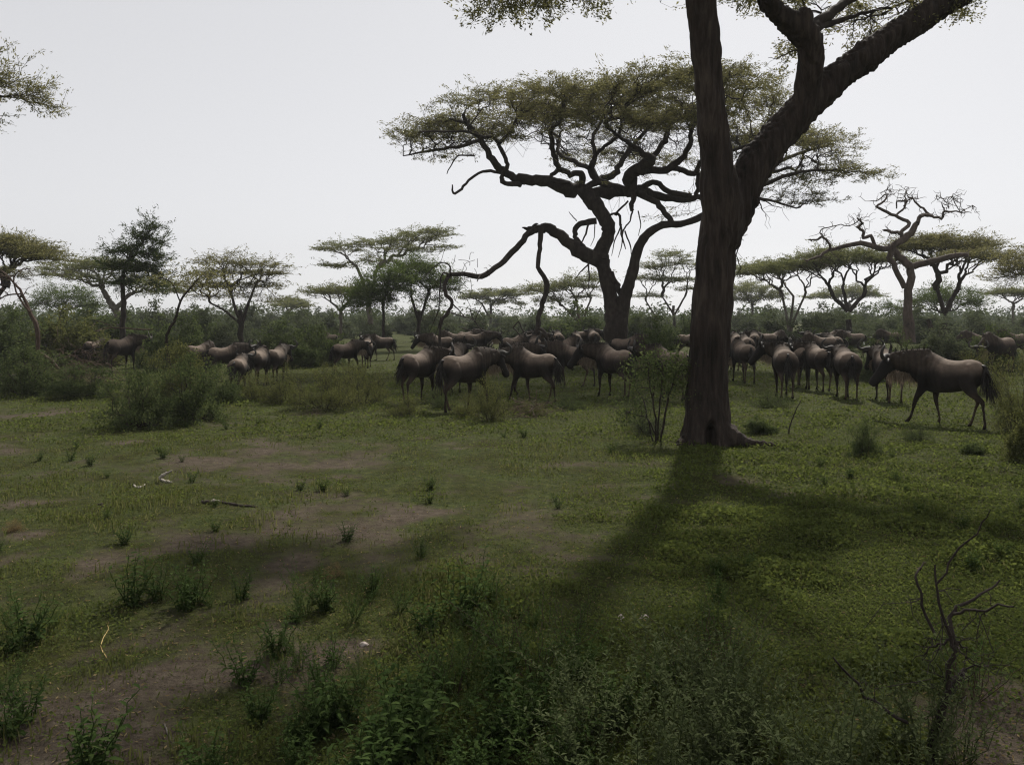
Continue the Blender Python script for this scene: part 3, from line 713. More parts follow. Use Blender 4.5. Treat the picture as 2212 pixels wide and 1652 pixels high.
make_tree('umbrella_acacia', 'hazy dark umbrella acacia standing far off beyond the broken bough', 125, 1060, [[(1060, 715, 9), (1060, 660, 7)], [(1060, 690, 6), (1040, 655, 5)]], [(1060, 636, 70, 12), (1110, 632, 45, 10), (1020, 642, 40, 10), (1080, 655, 60, 9, 0, .8, .6)], 200, 54, .3, M['acacia_far'], BK, seed=31, rs=.03, spread=.6, vs=.25)
make_tree('acacia_tree', 'hazy acacia with reddish stems seen just beside the twisting trunk', 72, 1255, [[(1258, 745, 10), (1252, 690, 9), (1245, 655, 7)], [(1256, 700, 7), (1275, 650, 5)], [(1254, 700, 6), (1215, 660, 5)]], [(1240, 615, 65, 14), (1180, 625, 55, 12), (1280, 600, 40, 12), (1200, 650, 60, 10, 0, .8, .5), (1270, 640, 45, 10, 0, .8, .5)], 260, 44, .18, M['acacia_far'], M['bark_dead'], seed=32, rs=.017, spread=.38, vs=.3)
make_tree('umbrella_acacia', 'tiered hazy acacia with several thin stems seen between the two great trunks', 84, 1455, [[(1457, 720, 9), (1455, 660, 8), (1452, 620, 6)], [(1457, 680, 6), (1480, 640, 5)], [(1456, 680, 6), (1430, 640, 4)], [(1420, 690, 5), (1395, 650, 4)]], [(1455, 550, 50, 9), (1430, 575, 55, 9), (1490, 568, 40, 9), (1400, 600, 45, 8), (1460, 605, 60, 8), (1490, 625, 40, 7), (1400, 640, 40, 7)], 260, 44, .2, M['acacia_far'], BK, seed=33, rs=.02, spread=.4, vs=.22)
make_tree('umbrella_acacia', 'flat topped acacia whose slim stems spread in a V behind the herd', 60, 1702, [[(1702, 735, 9), (1700, 690, 8), (1690, 640, 7), (1672, 610, 5)], [(1703, 735, 9), (1708, 690, 8), (1714, 640, 7), (1716, 605, 5)], [(1704, 735, 8), (1716, 690, 7), (1738, 640, 6), (1752, 612, 5)]], [(1680, 578, 95, 15), (1640, 588, 70, 13), (1745, 572, 70, 15), (1700, 570, 60, 12, 4)], 300, 60, .165, M['acacia_far'], BP, seed=34, rs=.016, spread=.34, vs=.22)
make_tree('umbrella_acacia', 'umbrella acacia with a stout forked trunk left of the dead tree', 57, 1832, [[(1832, 740, 18), (1832, 690, 16), (1832, 665, 18)], [(1832, 672, 14), (1800, 640, 10), (1778, 615, 7)], [(1832, 672, 12), (1822, 630, 9), (1815, 600, 6)], [(1834, 672, 14), (1865, 640, 10), (1900, 605, 7)]], [(1780, 562, 85, 18), (1740, 568, 60, 13), (1860, 556, 85, 18), (1920, 560, 70, 14), (1830, 545, 80, 12)], 340, 60, .16, M['acacia_far'], BK, seed=35, rs=.017, spread=.34, vs=.24)
make_tree('umbrella_acacia', 'broad dark umbrella acacia with crooked limbs right behind the dead tree', 52, 2040, [[(2040, 745, 26), (2036, 700, 24), (2040, 665, 22)], [(2020, 740, 18), (2005, 690, 14), (1990, 655, 10)], [(2040, 675, 16), (2065, 630, 12), (2105, 600, 8)], [(2040, 675, 14), (2025, 625, 11), (2000, 590, 8)]], [(2040, 530, 110, 20), (2110, 540, 75, 20), (1970, 530, 70, 18), (2090, 522, 70, 12), (2010, 512, 60, 10), (2060, 560, 110, 12, -3, .7, .6), (2140, 558, 40, 8)], 420, 60, .15, M['acacia'], BK, seed=36, rs=.018, spread=.32, vs=.26)
make_tree('umbrella_acacia', 'grey hazy acacia crown far behind the great forked trunk', 130, 1625, [[(1625, 710, 8), (1625, 660, 7)]], [(1625, 625, 65, 18), (1600, 645, 50, 10), (1660, 640, 45, 10)], 170, 56, .32, M['acacia_far'], BK, seed=37, rs=.03, spread=.6, vs=.35)
make_tree('umbrella_acacia', 'grey hazy umbrella acacia far off under the forked acacia boughs', 135, 1835, [[(1835, 705, 8), (1835, 665, 7)]], [(1840, 628, 65, 14), (1790, 640, 50, 9), (1880, 640, 45, 8)], 170, 56, .32, M['acacia_far'], BK, seed=38, rs=.03, spread=.6, vs=.3)
make_tree('acacia_tree', 'bushy green acacia low beneath the broad dark umbrella acacia', 70, 2045, [[(2048, 720, 10), (2046, 690, 8)]], [(2050, 640, 75, 22), (2000, 650, 50, 14), (2100, 655, 40, 12), (1950, 665, 40, 12, 2)], 220, 60, .17, M['tree_green'], BK, seed=39, rs=.014, spread=.36, vs=.45)
make_tree('acacia_tree', 'sparse twiggy acacia leaning in beyond the right hand bushes', 38, 2290, [[(2290, 730, 22), (2285, 650, 18), (2260, 610, 14)]], [(2220, 575, 80, 26), (2180, 600, 60, 16, 0, .8, .7), (2270, 560, 80, 24), (2170, 570, 40, 12, 0, .8, .4)], 260, 30, .12, M['acacia'], BK, seed=40, rs=.012, spread=.24, vs=.35, wig=.13)
make_tree('umbrella_acacia', 'small far umbrella acacia standing alone against the sky beyond the right hand bushes', 85, 2190, [[(2190, 700, 7), (2188, 668, 6)]], [(2185, 630, 50, 8), (2220, 636, 40, 8), (2150, 634, 25, 5)], 140, 50, .2, M['acacia_far'], BP, seed=41, rs=.02, spread=.4, vs=.22)
# crown reaching in from a tree out of frame
make_tree('acacia_tree', 'acacia bough with wispy drooping leaf sprays reaching in high above the thicket', 19, -420,
          [[(-420, 920, 90), (-415, 700, 80), (-380, 480, 70), (-300, 330, 50), (-180, 250, 34), (-60, 225, 22)], [(-380, 480, 50), (-420, 300, 40), (-560, 180, 30)]],
          [(60, 200, 80, 44), (0, 170, 90, 50), (95, 232, 70, 26, 0, .8, .8), (-90, 170, 120, 50), (-300, 110, 230, 60), (-550, 120, 220, 60), (20, 265, 55, 26, 0, .8, .4), (-20, 115, 60, 18)], 380, 60, .075, M['acacia'], BK, seed=42, rs=.0075, spread=.14, vs=.5, wig=.1)

# ------------------------------------------------------------------ dead tree
def dead_tree():
    D = 47.0; r = np.random.default_rng(51)
    foot = np.array([*v2w(1962, HYV, D)[:2], 0.0])
    root = thing('dead_tree', 'bare dead tree with crooked leafless limbs rising over the umbrella acacias', 'tree', foot)
    tt = Tubes(); tb = Tubes(); Q_all = []
    def L(pts, dep=(0, 0), k=8):
        P = []
        for i_, (x, y, w) in enumerate(pts):
            dd = D + dep[0] + (dep[1] - dep[0]) * i_ / (len(pts) - 1); P.append(np.append(v2w(*z4(x, y), dd), .78 * w * .3482 / FV * dd / 2))
        Q = smooth_path(np.array(P), 3); Q[1:-1, :3] += r.normal(size=(len(Q) - 2, 3)) * .025
        tt.add(Q[:, :3], np.maximum(Q[:, 3], .012), k)
        if Q[:, 3].max() < .33: Q_all.append(Q)
    L([(1190, 980, 110), (1188, 800, 72), (1192, 660, 62), (1205, 540, 60), (1190, 500, 62), (1130, 450, 58), (1085, 400, 56), (1060, 385, 40)], k=12)
    L([(1165, 640, 46), (1110, 520, 44), (1075, 450, 48), (1100, 380, 50), (1165, 335, 58), (1215, 290, 52), (1245, 240, 40)], (0, -.4), 10)
    L([(1220, 510, 56), (1330, 480, 50), (1450, 450, 46), (1560, 440, 30)], (0, -1), 9)
    L([(1090, 400, 50), (1010, 395, 46), (900, 365, 40), (790, 385, 34), (700, 410, 28), (640, 440, 24), (590, 465, 18), (545, 470, 10)], (0, -1.5), 9)
    L([(700, 408, 20), (690, 360, 20), (655, 325, 18), (610, 350, 16), (570, 342, 10)], (-1.2, -1.5))
    L([(655, 325, 12), (640, 290, 10), (690, 270, 9), (770, 250, 8), (840, 250, 8), (890, 215, 8)], (-1.5, -2))
    L([(980, 380, 30), (955, 320, 28), (910, 330, 26), (905, 290, 24), (870, 265, 22), (905, 240, 20), (870, 210, 14)], (-.2, -.8))
    L([(1160, 340, 36), (1140, 300, 30), (1090, 298, 26), (1035, 285, 18)], (-.3, .4))
    L([(1130, 310, 30), (1200, 240, 30), (1130, 210, 26), (1060, 175, 24), (990, 140, 20), (1040, 105, 16), (1055, 60, 12), (1000, 95, 9), (950, 105, 6)], (-.3, .8))
    L([(1110, 195, 18), (1160, 145, 16), (1170, 100, 14), (1120, 110, 12), (1115, 150, 10)], (.3, .9))
    L([(1160, 135, 12), (1200, 90, 10), (1250, 90, 8)], (.4, .9)); L([(1180, 110, 10), (1165, 60, 8), (1190, 20, 4)], (.4, 1)); L([(1080, 60, 8), (1075, 35, 5), (1010, 55, 4)], (.8, 1))
    L([(1245, 240, 34), (1265, 195, 32), (1320, 190, 24), (1280, 155, 18), (1230, 110, 14), (1180, 70, 8)], (-.4, .6))
    L([(1265, 200, 26), (1330, 200, 22), (1390, 215, 20), (1410, 170, 18), (1460, 170, 14), (1540, 175, 8), (1580, 180, 4)], (-.4, -1.2))
    L([(1410, 170, 12), (1400, 120, 10), (1440, 130, 6), (1400, 90, 7), (1360, 75, 4)], (-.9, -1.1)); L([(1510, 170, 8), (1470, 110, 7), (1460, 75, 5), (1440, 85, 3)], (-1, -1.3)); L([(1510, 175, 7), (1545, 150, 5), (1585, 130, 3)], (-1.1, -1.3))
    for _ in range(170):
        q = Q_all[r.integers(1, len(Q_all))]; i_ = r.integers(len(q) // 3, len(q)); rad = q[i_, 3]
        if rad > .22: continue
        u = r.normal(size=3); u[1] *= .6; u /= np.linalg.norm(u); Ln = r.uniform(.2, .75)
        pl = wiggle(q[i_, :3], q[i_, :3] + u * Ln, np.zeros(3), 3, .14, r); tb.add(pl, np.linspace(.022, .01, 4), 3)
        if r.random() < .5:
            u2 = u + r.normal(size=3) * .7; tb.add(wiggle(pl[2], pl[2] + u2 * Ln * .5, np.zeros(3), 3, .14, r), np.linspace(.014, .008, 4), 3)
    link('trunk', localise(tt.mesh('trunk'), foot), M['bark_dead'], root)
    link('twigs', localise(tb.mesh('twigs'), foot), M['bark_dead'], root)
dead_tree()

# ------------------------------------------------------------------ bushes
def bush_proto(seed, w, h, natt, per, leaf, spread=.13, rs=.005, stems=5, vs=.8, dome=1.0, shoots=10, flat=.8, clumps=9):
    """a ragged bush about w wide and h high, built of leafy clumps, foot at the origin -> (stem mesh, foliage mesh)"""
    r = np.random.default_rng(seed); tb = Tubes(); tips = []; A = []
    for k in range(clumps):
        a_ = r.uniform(0, 6.3); q = r.random() ** .6 * .72
        hh = h * (.95 - .55 * q) * r.uniform(.45, 1.05)
        c = np.array([math.cos(a_) * q * w / 2, math.sin(a_) * q * w / 2 * .85, hh * .62])
        n = int(natt / clumps * r.uniform(.6, 1.4)); u = r.normal(size=(n, 3)); u /= np.linalg.norm(u, axis=1)[:, None]; u *= r.random((n, 1)) ** (1 / 2.6)
        p_ = c + u * np.array([w * .20, w * .19, hh * .42]) * r.uniform(.75, 1.2); p_[:, 2] = np.maximum(p_[:, 2], .03 * h); A.append(p_)
    n = natt // 5; a_ = r.random(n) * 6.3; q = np.sqrt(r.random(n)) * .9        # skirt
    A.append(np.stack([np.cos(a_) * q * w / 2, np.sin(a_) * q * w / 2 * .85, r.random(n) * h * .3 * (1.1 - q)], 1))
    for _ in range(shoots):
        a_ = r.uniform(0, 6.3); q = r.random() * .45
        A.append(np.array([[math.cos(a_) * q * w, math.sin(a_) * q * w, h * r.uniform(.75, 1.12) * (1 - .5 * q)]]))
    A = np.concatenate(A)
    for g in split(A, stems, r):
        c = g.mean(0); f = np.array([c[0] * .25, c[1] * .25, -.03])
        d0 = np.array([c[0] * .3, c[1] * .3, 1.0]); d0 /= np.linalg.norm(d0)
        grow(tb, f, d0, g, rs, r, tips, .12, rmin=.0035)
    Vv, Ff = tip_leaves(tips, per, spread, leaf, leaf * .5, r, flat, vs=vs)
    Vv[:, 2] = np.maximum(Vv[:, 2], -.02)
    return tb.mesh('stems'), np_mesh('foliage', Vv, Ff)
def place_bush(proto, mat, stem_mat, x, y, sc_, rz, label, group=None, name='bush', cat='bush'):
    z = float(gz(x, y)) - .02
    root = thing(name, label, cat, (x, y, z), rz, group, sc_)
    for nm, me, mt in (('stems', proto[0], stem_mat), ('foliage', proto[1], mat)):
        o = link(nm, me, None, root)
        if len(me.materials) == 0: me.materials.append(mt)
        o.material_slots[0].link = 'OBJECT'; o.material_slots[0].material = mt
    return root

far_protos = [bush_proto(60 + k, 3.2, 2.1, 190, 46, .145, .13, .006, 5, .7) for k in range(5)]
r = np.random.default_rng(77)
BEHIND = 'grey green thicket bush on the plain beyond the herd'
MARKS = [(-100, 'under the broad olive umbrella acacia'), (130, 'by the low rounded green acacia'), (262, 'around the dark leafy tree'), (400, 'under the leaning sapling'), (520, 'round the feathery olive acacia'), (622, 'by the little far umbrella acacia'), (735, 'by the small flat topped acacia'), (830, 'under the bright green acacia'),
         (905, 'behind the tip of the broken bough'), (1060, 'behind the hanging dead limb'), (1170, 'behind the hanging dead limb'), (1255, 'by the reddish stemmed acacia'), (1336, 'behind the twisting trunk'), (1455, 'under the tiered hazy acacia'), (1540, 'behind the great forked trunk'), (1640, 'beside the great forked trunk'), (1702, 'by the V stemmed acacia'), (1832, 'by the stout forked acacia'),
         (1962, 'round the foot of the dead tree'), (2040, 'under the broad dark umbrella acacia'), (2190, 'by the small lone umbrella acacia')]
def mark(vx): return min(MARKS, key=lambda q: abs(q[0] - vx))[1]
def scatter(n, x0, x1, d0, d1, smin, smax, label, group, mats, avoid=()):
    for _ in range(n):
        d = d0 + (d1 - d0) * r.random() ** .8; x = r.uniform(x0, x1); mt = mats[r.integers(len(mats))]
        if any(a_ < x < b_ and d < c_ for a_, b_, c_ in avoid): continue
        p_ = v2w(x, HYV, d); s_ = r.uniform(smin * .6, smax * 1.1)
        group = 'thicket bushes on the plain'
        lab = f"{'small' if s_ < .98 else 'tall' if s_ > 1.17 else 'rounded'} {'grey green' if mt == 'bush_grey' else 'dark green'} thicket bush {mark(x)}"
        place_bush(far_protos[r.integers(5)], M[mt], M['bark_branch'], p_[0], p_[1], (s_ * r.uniform(.9, 1.3), s_ * r.uniform(.9, 1.2), s_ * r.uniform(.75, 1.1)), r.uniform(0, 6.3), lab, group)
scatter(70, 560, 1560, 58, 120, .8, 1.35, BEHIND, 'thicket bushes beyond the herd', ('bush_grey', 'bush', 'bush_grey'))
scatter(66, 1560, 2480, 52, 115, .8, 1.35, BEHIND, 'thicket bushes beyond the herd', ('bush_grey', 'bush', 'bush_grey'))
scatter(50, -240, 600, 40, 90, .8, 1.4, 'dense green bush in the thicket under the leafy trees', 'thicket bushes under the leafy trees', ('bush', 'bush_grey', 'bush'))
near_protos = [bush_proto(80 + k, 2.6, 1.5, 260, 52, .075, .075, .004, 7, .9, shoots=18) for k in range(4)]
twiggy = [bush_proto(90 + k, 2.6, 1.2, 260, 22, .045, .07, .003, 16, .9, shoots=60, clumps=14) for k in range(3)]
loose = [bush_proto(120 + k, 2.6, 1.5, 240, 34, .065, .07, .0045, 14, .9, shoots=60, clumps=12) for k in range(3)]
def bush_at(vx, vy, wv, hv, proto, pw, ph, mat, label, rz=0., stem='bark_branch', name='bush', cat='bush', group=None):
    d = gd(vy); p_ = v2w(vx, vy, d); sx = wv / FV * d / pw; sz = hv / FV * d / ph
    return place_bush(proto, M[mat], M[stem], p_[0], p_[1], (sx, sx, sz), rz, label, group, name, cat)
NB = lambda k, *a_, **kw: bush_at(*a_[:4], near_protos[k], 2.6, 1.5, *a_[4:], **kw)
LB = lambda k, *a_, **kw: bush_at(*a_[:4], loose[k], 2.6, 1.5, *a_[4:], **kw)
TW = lambda k, *a_, **kw: bush_at(*a_[:4], twiggy[k], 2.6, 1.2, *a_[4:], **kw)
LB(0, 300, 922, 190, 128, 'bush', 'large dark thorn bush at the edge of the clearing, in front of the leaning sapling', rz=.4)
LB(1, 410, 906, 210, 140, 'bush', 'broad dark thorn bush beside the largest one at the edge of the clearing', rz=1.9)
NB(2, 475, 868, 110, 80, 'bush', 'small dark bush on the herd side of the broad thorn bush', rz=2.9)
LB(2, 385, 860, 170, 120, 'bush_olive', 'olive bush under the leaning sapling behind the thorn bushes', rz=.9)
LB(2, 60, 852, 220, 100, 'bush', 'low green bush around the dark fallen log', rz=5.1)
LB(0, 170, 858, 190, 70, 'bush', 'low green bush in front of the reddish brush pile', rz=4.0)
NB(0, 30, 800, 220, 130, 'bush', 'green bush beneath the leaning dead trunk', rz=2.2)
NB(3, 150, 790, 260, 120, 'bush_olive', 'olive bush behind the reddish brush pile', rz=3.2)
NB(2, 345, 792, 130, 95, 'bush', 'green bush beside the dark wildebeest standing in the thicket', rz=1.2)
NB(0, 395, 800, 180, 120, 'bush', 'green bush with the leaning sapling growing out of it', rz=4.2)
NB(1, 440, 770, 200, 90, 'bush_grey', 'grey green bush behind the tight group of wildebeest', rz=.2)
NB(3, 620, 792, 190, 95, 'bush', 'dark green bush between the tight group and the trio of wildebeest', rz=2.2)
NB(0, 690, 790, 140, 90, 'bush', 'dark green bush just behind the trio of wildebeest', rz=.2)
TW(0, 700, 882, 190, 95, 'bush_olive', 'wispy grass green scrub standing in the grass before the trio of wildebeest', rz=.6)
TW(1, 790, 868, 160, 80, 'bush_olive', 'wispy scrub beside the wildebeest with the hanging black tail', rz=2.6)
TW(2, 620, 868, 150, 80, 'bush_olive', 'wispy low scrub next to the tight group of wildebeest', rz=1.1)
TW(2, 1055, 908, 110, 95, 'bush_olive', 'yellow green wispy bush in front of the broad pale backed wildebeest', rz=3.1)
TW(0, 1010, 900, 90, 55, 'bush_olive', 'low wispy bush at the hind hoof of the broad pale backed wildebeest', rz=5.1)
TW(1, 1140, 896, 100, 34, 'bush_olive', 'low brown stemmed bush beside the yellow green wispy bush', rz=4.4, stem='twig_red')
TW(1, 540, 862, 130, 60, 'bush_olive', 'wispy scrub at the hooves of the tight group of wildebeest', rz=4.9)
TW(0, 760, 842, 170, 62, 'bush_olive', 'wispy scrub hiding the legs of the trio of wildebeest', rz=3.7)
TW(2, 880, 896, 120, 46, 'bush_olive', 'low wispy scrub under the hanging black tail', rz=.3)
TW(1, 960, 880, 90, 50, 'bush', 'low dark scrub between the hooves of the two pale backed wildebeest', rz=1.3)
TW(0, 1225, 880, 130, 34, 'bush', 'low dark scrub behind the brown backed stepping wildebeest', rz=2.3)
TW(2, 1660, 880, 120, 34, 'bush', 'low dark scrub under the wildebeest nearest the great trunk', rz=2.8)
TW(1, 1985, 950, 90, 40, 'bush', 'low dark scrub at the outstretched foreleg of the striding wildebeest', rz=.8)
TW(2, 32, 1152, 56, 30, 'drygrass', 'reddish brown dry tuft on the bare clearing', rz=.3, stem='twig_red', name='dry_tuft', cat='tuft')
TW(1, 725, 1246, 62, 34, 'drygrass', 'reddish brown dry tuft at the edge of the foreground weeds', rz=1.3, stem='twig_red', name='dry_tuft', cat='tuft')
TW(0, 1395, 936, 130, 75, 'bush_grey', 'thin grey green bush by the foot of the great trunk', rz=2.0)
NB(3, 1432, 745 + 60, 150, 120, 'bush', 'rounded dark green bush beside the twisting trunk', rz=1.0)
NB(1, 1395, 775, 90, 60, 'bush', 'small dark bush at the foot of the twisting trunk', rz=1.7)
LB(1, 1868, 984, 100, 78, 'bush', 'compact dark green bush standing alone in the grass before the walking wildebeest', rz=.5)
NB(3, 1636, 934, 90, 38, 'bush', 'low dark bush in the grass beside the great trunk', rz=2.5)
NB(2, 2100, 982, 60, 34, 'bush', 'tiny dark bush in the grass under the walking wildebeest', rz=.5)
TW(1, 2205, 930, 150, 170, 'bush_olive', 'tall open olive bush at the tail of the walking wildebeest', rz=.5)
TW(2, 2120, 850, 130, 100, 'bush_olive', 'brownish open bush behind the rump of the walking wildebeest', rz=3.5, stem='twig_red')
NB(1, 2230, 1000, 150, 120, 'bush_olive', 'olive bush beyond the compact dark bush', rz=3.3)
NB(0, 1885, 822, 90, 95, 'bush', 'green bush between the two halves of the grazing herd', rz=4.5)
NB(2, 1945, 806, 120, 95, 'bush', 'tall green bush behind the horned wildebeest near the walking one', rz=5.5)
NB(3, 2030, 800, 190, 100, 'bush_grey', 'grey green bush behind the walking wildebeest', rz=2.7)
NB(1, 2140, 800, 160, 90, 'bush', 'dark bush near the distant pair of wildebeest', rz=.1)
NB(0, 1640, 770, 160, 60, 'bush_grey', 'grey green bush behind the herd beside the great trunk', rz=1.3)
NB(2, 1770, 772, 150, 60, 'bush', 'low green bush behind the rear rank of the herd', rz=.3)

# shrub with upright stems beside the great trunk, leaning sapling, sticks
def stemmed(name, label, foot_v, stems, att, per, leaf, mat, seed, spread=.09, rs=.0035, wmat='bark_branch', cat='shrub'):
    r = np.random.default_rng(seed); d = gd(foot_v[1]); f = v2w(*foot_v, d); f[2] = gz(f[0], f[1]) - .02
    root = thing(name, label, cat, f); tb = Tubes(); tips = []; nodes = []
    for st in stems:
        dep = r.uniform(-.18, .18)
        P = np.array([np.append(v2w(x, y, d + dep * k), w / FV * d / 2) for k, (x, y, w) in enumerate(st)])
        P[0, :2] = f[:2] + (P[0, :2] - f[:2]) * 1.0
        Q = smooth_path(P, 4, .008, r); tb.add(Q[:, :3], Q[:, 3], 5)
        nodes += [(Q[k, :3], Q[k, :3] - Q[k - 1, :3]) for k in range(len(Q) // 3, len(Q), 2)]
    A = []
    for (x, y, rx, ry, n) in att:
        u = r.normal(size=(n, 3)) * .5
        A.append(v2w(x, y, d) + np.stack([u[:, 0] * rx, u[:, 1] * rx * .8, u[:, 2] * ry], 1) / FV * d)
    A = np.concatenate(A); NP = np.array([q[0] for q in nodes]); own = ((A[:, None] - NP[None]) ** 2).sum(-1).argmin(1)
    for k in range(len(nodes)):
        g = A[own == k]
        if len(g): grow(tb, NP[k], nodes[k][1] / (np.linalg.norm(nodes[k][1]) + 1e-9), g, rs, r, tips, .12, rmin=.003)
    link('stems', localise(tb.mesh('stems'), f), M[wmat], root)
    if per:
        Vv, Ff = tip_leaves(tips, per, spread, leaf, leaf * .5, r, .8, vs=.8)
        link('foliage', localise(np_mesh('foliage', Vv, Ff), f), M[mat], root)
    return root
stemmed('shrub', 'shrub of upright bare stems with leafy tips leaning on the great trunk', (1418, 952),
        [[(1412, 956, 4), (1398, 900, 3.6), (1392, 870, 3), (1370, 830, 2)], [(1416, 956, 4.4), (1414, 890, 4), (1405, 840, 3), (1400, 800, 2)], [(1421, 956, 4), (1424, 880, 3.6), (1430, 830, 3), (1432, 790, 2)],
         [(1426, 956, 5), (1440, 880, 4.4), (1452, 830, 3.6), (1470, 790, 2)], [(1420, 956, 4), (1400, 905, 3), (1350, 890, 2)]],
        [(1400, 800, 60, 44, 70), (1450, 800, 60, 50, 70), (1365, 880, 60, 40, 50), (1480, 790, 40, 34, 34), (1420, 830, 70, 30, 36)], 16, .05, 'bush', 101)
stemmed('sapling', 'thin leaning sapling with a feathery tuft above the thorn bushes', (372, 838),
        [[(372, 842, 8), (363, 764, 7), (360, 725, 6), (379, 687, 6), (389, 651, 5), (411, 622, 4), (430, 600, 3)], [(389, 651, 3), (370, 610, 2.5), (340, 598, 2)], [(411, 622, 3), (440, 640, 2.5), (470, 640, 1.5)]],
        [(455, 592, 60, 26, 36), (425, 606, 60, 30, 34), (470, 620, 50, 24, 20), (350, 600, 50, 12, 12)], 16, .075, 'acacia', 102, .16, .004)
stemmed('dead_branch', 'long thin dead branch lying across the bushes in the thicket', (250, 800),
        [[(330, 712, 3.4), (290, 711, 3.2), (240, 708, 3), (205, 715, 2)], [(250, 712, 2), (225, 698, 1.6), (200, 690, 1)]], [(240, 704, 70, 16, 14)], 0, .05, 'bush', 103, wmat='twig_red', cat='branch')
stemmed('dead_tree', 'leaning dead trunk with bare drooping twigs in the thicket', (84, 836),
        [[(92, 850, 9), (82, 770, 9), (80, 709, 10), (64, 674, 8), (48, 635, 6), (20, 600, 4), (-10, 575, 3)], [(64, 674, 5), (40, 640, 4), (30, 600, 3), (50, 580, 2)], [(82, 760, 8), (106, 776, 8), (130, 800, 6)], [(48, 635, 4), (10, 640, 3), (-20, 660, 2)]],
        [(30, 600, 70, 50, 40), (0, 640, 60, 50, 30), (60, 630, 40, 40, 20)], 0, .05, 'bush', 104, rs=.006, wmat='twig_red', cat='tree')
def brush_pile(label, vx, vy, wv, hv, n, seed, mat):
    r = np.random.default_rng(seed); d = gd(vy); f = v2w(vx, vy, d); f[2] = gz(f[0], f[1]); s_ = d / FV
    tb = Tubes()
    for _ in range(n):
        a_ = np.array([r.normal() * wv * .22 * s_, r.normal() * .5, abs(r.normal()) * hv * .3 * s_])
        u = np.array([r.normal() + .35, r.normal() * .7, -.35 + r.normal() * .4]); u /= np.linalg.norm(u)
        L = r.uniform(.25, .9); e = a_ + u * L; e[2] = max(e[2], .0)
        tb.add(wiggle(a_, e, np.zeros(3), 4, .08, r), np.linspace(r.uniform(.004, .014), .003, 5), 3)
    return tag(link('brush_pile', tb.mesh('brush_pile'), M[mat], loc=f), label, 'brush pile', kind='stuff')
brush_pile('tangled pile of reddish brown dead twigs in the thicket', 165, 832, 150, 130, 420, 111, 'twig_red')
brush_pile('low heap of dead grey twigs beside the yellow green wispy bush', 1135, 893, 90, 50, 90, 112, 'twig_red')
def stick(name, label, pts, vy, mat, cat='stick', k=6, dep=0.0, seed=1, lie=False):
    r = np.random.default_rng(seed); d = gd(vy)
    P = []
    for x, y, w in pts:
        dd = gd(y) if lie else d
        P.append(np.append(v2w(x, y, dd), w / FV * d / 2))
    P = np.array(P)
    if lie: P[:, 2] = gz(P[:, 0], P[:, 1]) + P[:, 3] * .6
    f = P[0, :3].copy(); Q = smooth_path(P, 4); Q[1:-1, :3] += r.normal(size=(len(Q) - 2, 3)) * Q[1:-1, 3:4] * .3
    tb = Tubes(); tb.add(Q[:, :3] - f, np.maximum(Q[:, 3], .002), k, cap=True)
    return tag(link(name, tb.mesh(name), M[mat], loc=f), label, cat)
stick('stick', 'thin bare stick poking up from the grass beside the great trunk', [(1703, 940, 3.4), (1708, 915, 3), (1718, 890, 2.6), (1731, 862, 1.6)], 938, 'bark_branch')
stick('fallen_log', 'dark fallen log lying at the edge of the thicket', [(-60, 822, 16), (-10, 815, 17), (30, 818, 15), (60, 828, 8)], 826, 'bark_branch', 'log', 10)
stick('driftwood', 'pale weathered wood splinter standing up from the bare clearing', [(344, 1037, 4), (350, 1028, 8), (357, 1024, 6), (372, 1016, 2.5)], 1037, 'driftwood', 'wood', 6, seed=2)
stick('driftwood', 'pale weathered wood chip lying flat beside the upright splinter', [(348, 1032, 5), (360, 1037, 7), (371, 1038, 4)], 1037, 'driftwood', 'wood', 6, seed=3, lie=True)
stick('bone', 'small pale bleached bone in the grass of the clearing', [(287, 1044, 4), (297, 1049, 5), (306, 1046, 4), (313, 1042, 3)], 1046, 'driftwood', 'bone', 6, seed=4, lie=True)
stick('fallen_branch', 'dark half buried branch lying in the clearing', [(437, 1086, 8), (455, 1088, 10), (480, 1086, 8), (520, 1094, 6), (556, 1096, 4)], 1088, 'bark_branch', 'branch', 7, seed=5, lie=True)
stick('driftwood', 'pale wood stub beside the half buried branch', [(456, 1083, 6), (466, 1084, 7), (475, 1086, 4)], 1085, 'driftwood', 'wood', 6, seed=6, lie=True)
stick('straw_stalk', 'curved dry yellow straw stalk on the ground', [(230, 1408, 2.4), (218, 1385, 2.4), (226, 1362, 2.2), (234, 1350, 2), (231, 1336, 1.6)], 1408, 'straw', 'stalk', 5, seed=7, lie=True)
stick('straw_stalk', 'short straight dry straw lying beside the curved stalk', [(262, 1400, 2), (290, 1410, 2)], 1405, 'straw', 'stalk', 5, seed=8, lie=True)
stick('stick', 'thin grey twig lying on the dark foreground soil', [(355, 1570, 4), (362, 1590, 4), (370, 1610, 3)], 1600, 'bark_pale', 'stick', 5, seed=9, lie=True)
def lump(name, label, vx, vy, w, h, mat, seed, cat):
    r = np.random.default_rng(seed); d = gd(vy); f = v2w(vx, vy, d); f[2] = gz(f[0], f[1]); s_ = d / FV
    import bmesh
    bm = bmesh.new(); bmesh.ops.create_icosphere(bm, subdivisions=3, radius=1)
    for v in bm.verts:
        q = 1 + .45 * mnoise.noise(v.co * 1.4 + Vector((seed, 0, 0))) + .15 * mnoise.noise(v.co * 4)
        v.co = Vector((v.co.x * w / 2 * s_ * q, v.co.y * w / 2 * s_ * .8 * q, max(v.co.z, -.4) * h * s_ * q))
    me = bpy.data.meshes.new(name); bm.to_mesh(me); bm.free()
    me.polygons.foreach_set('use_smooth', np.ones(len(me.polygons), bool))
    return tag(link(name, me, M[mat], loc=f), label, cat)
lump('dung_lump', 'dark lump of dung on the bare clearing', 217, 1095, 15, 8, 'dung', 3, 'dung')
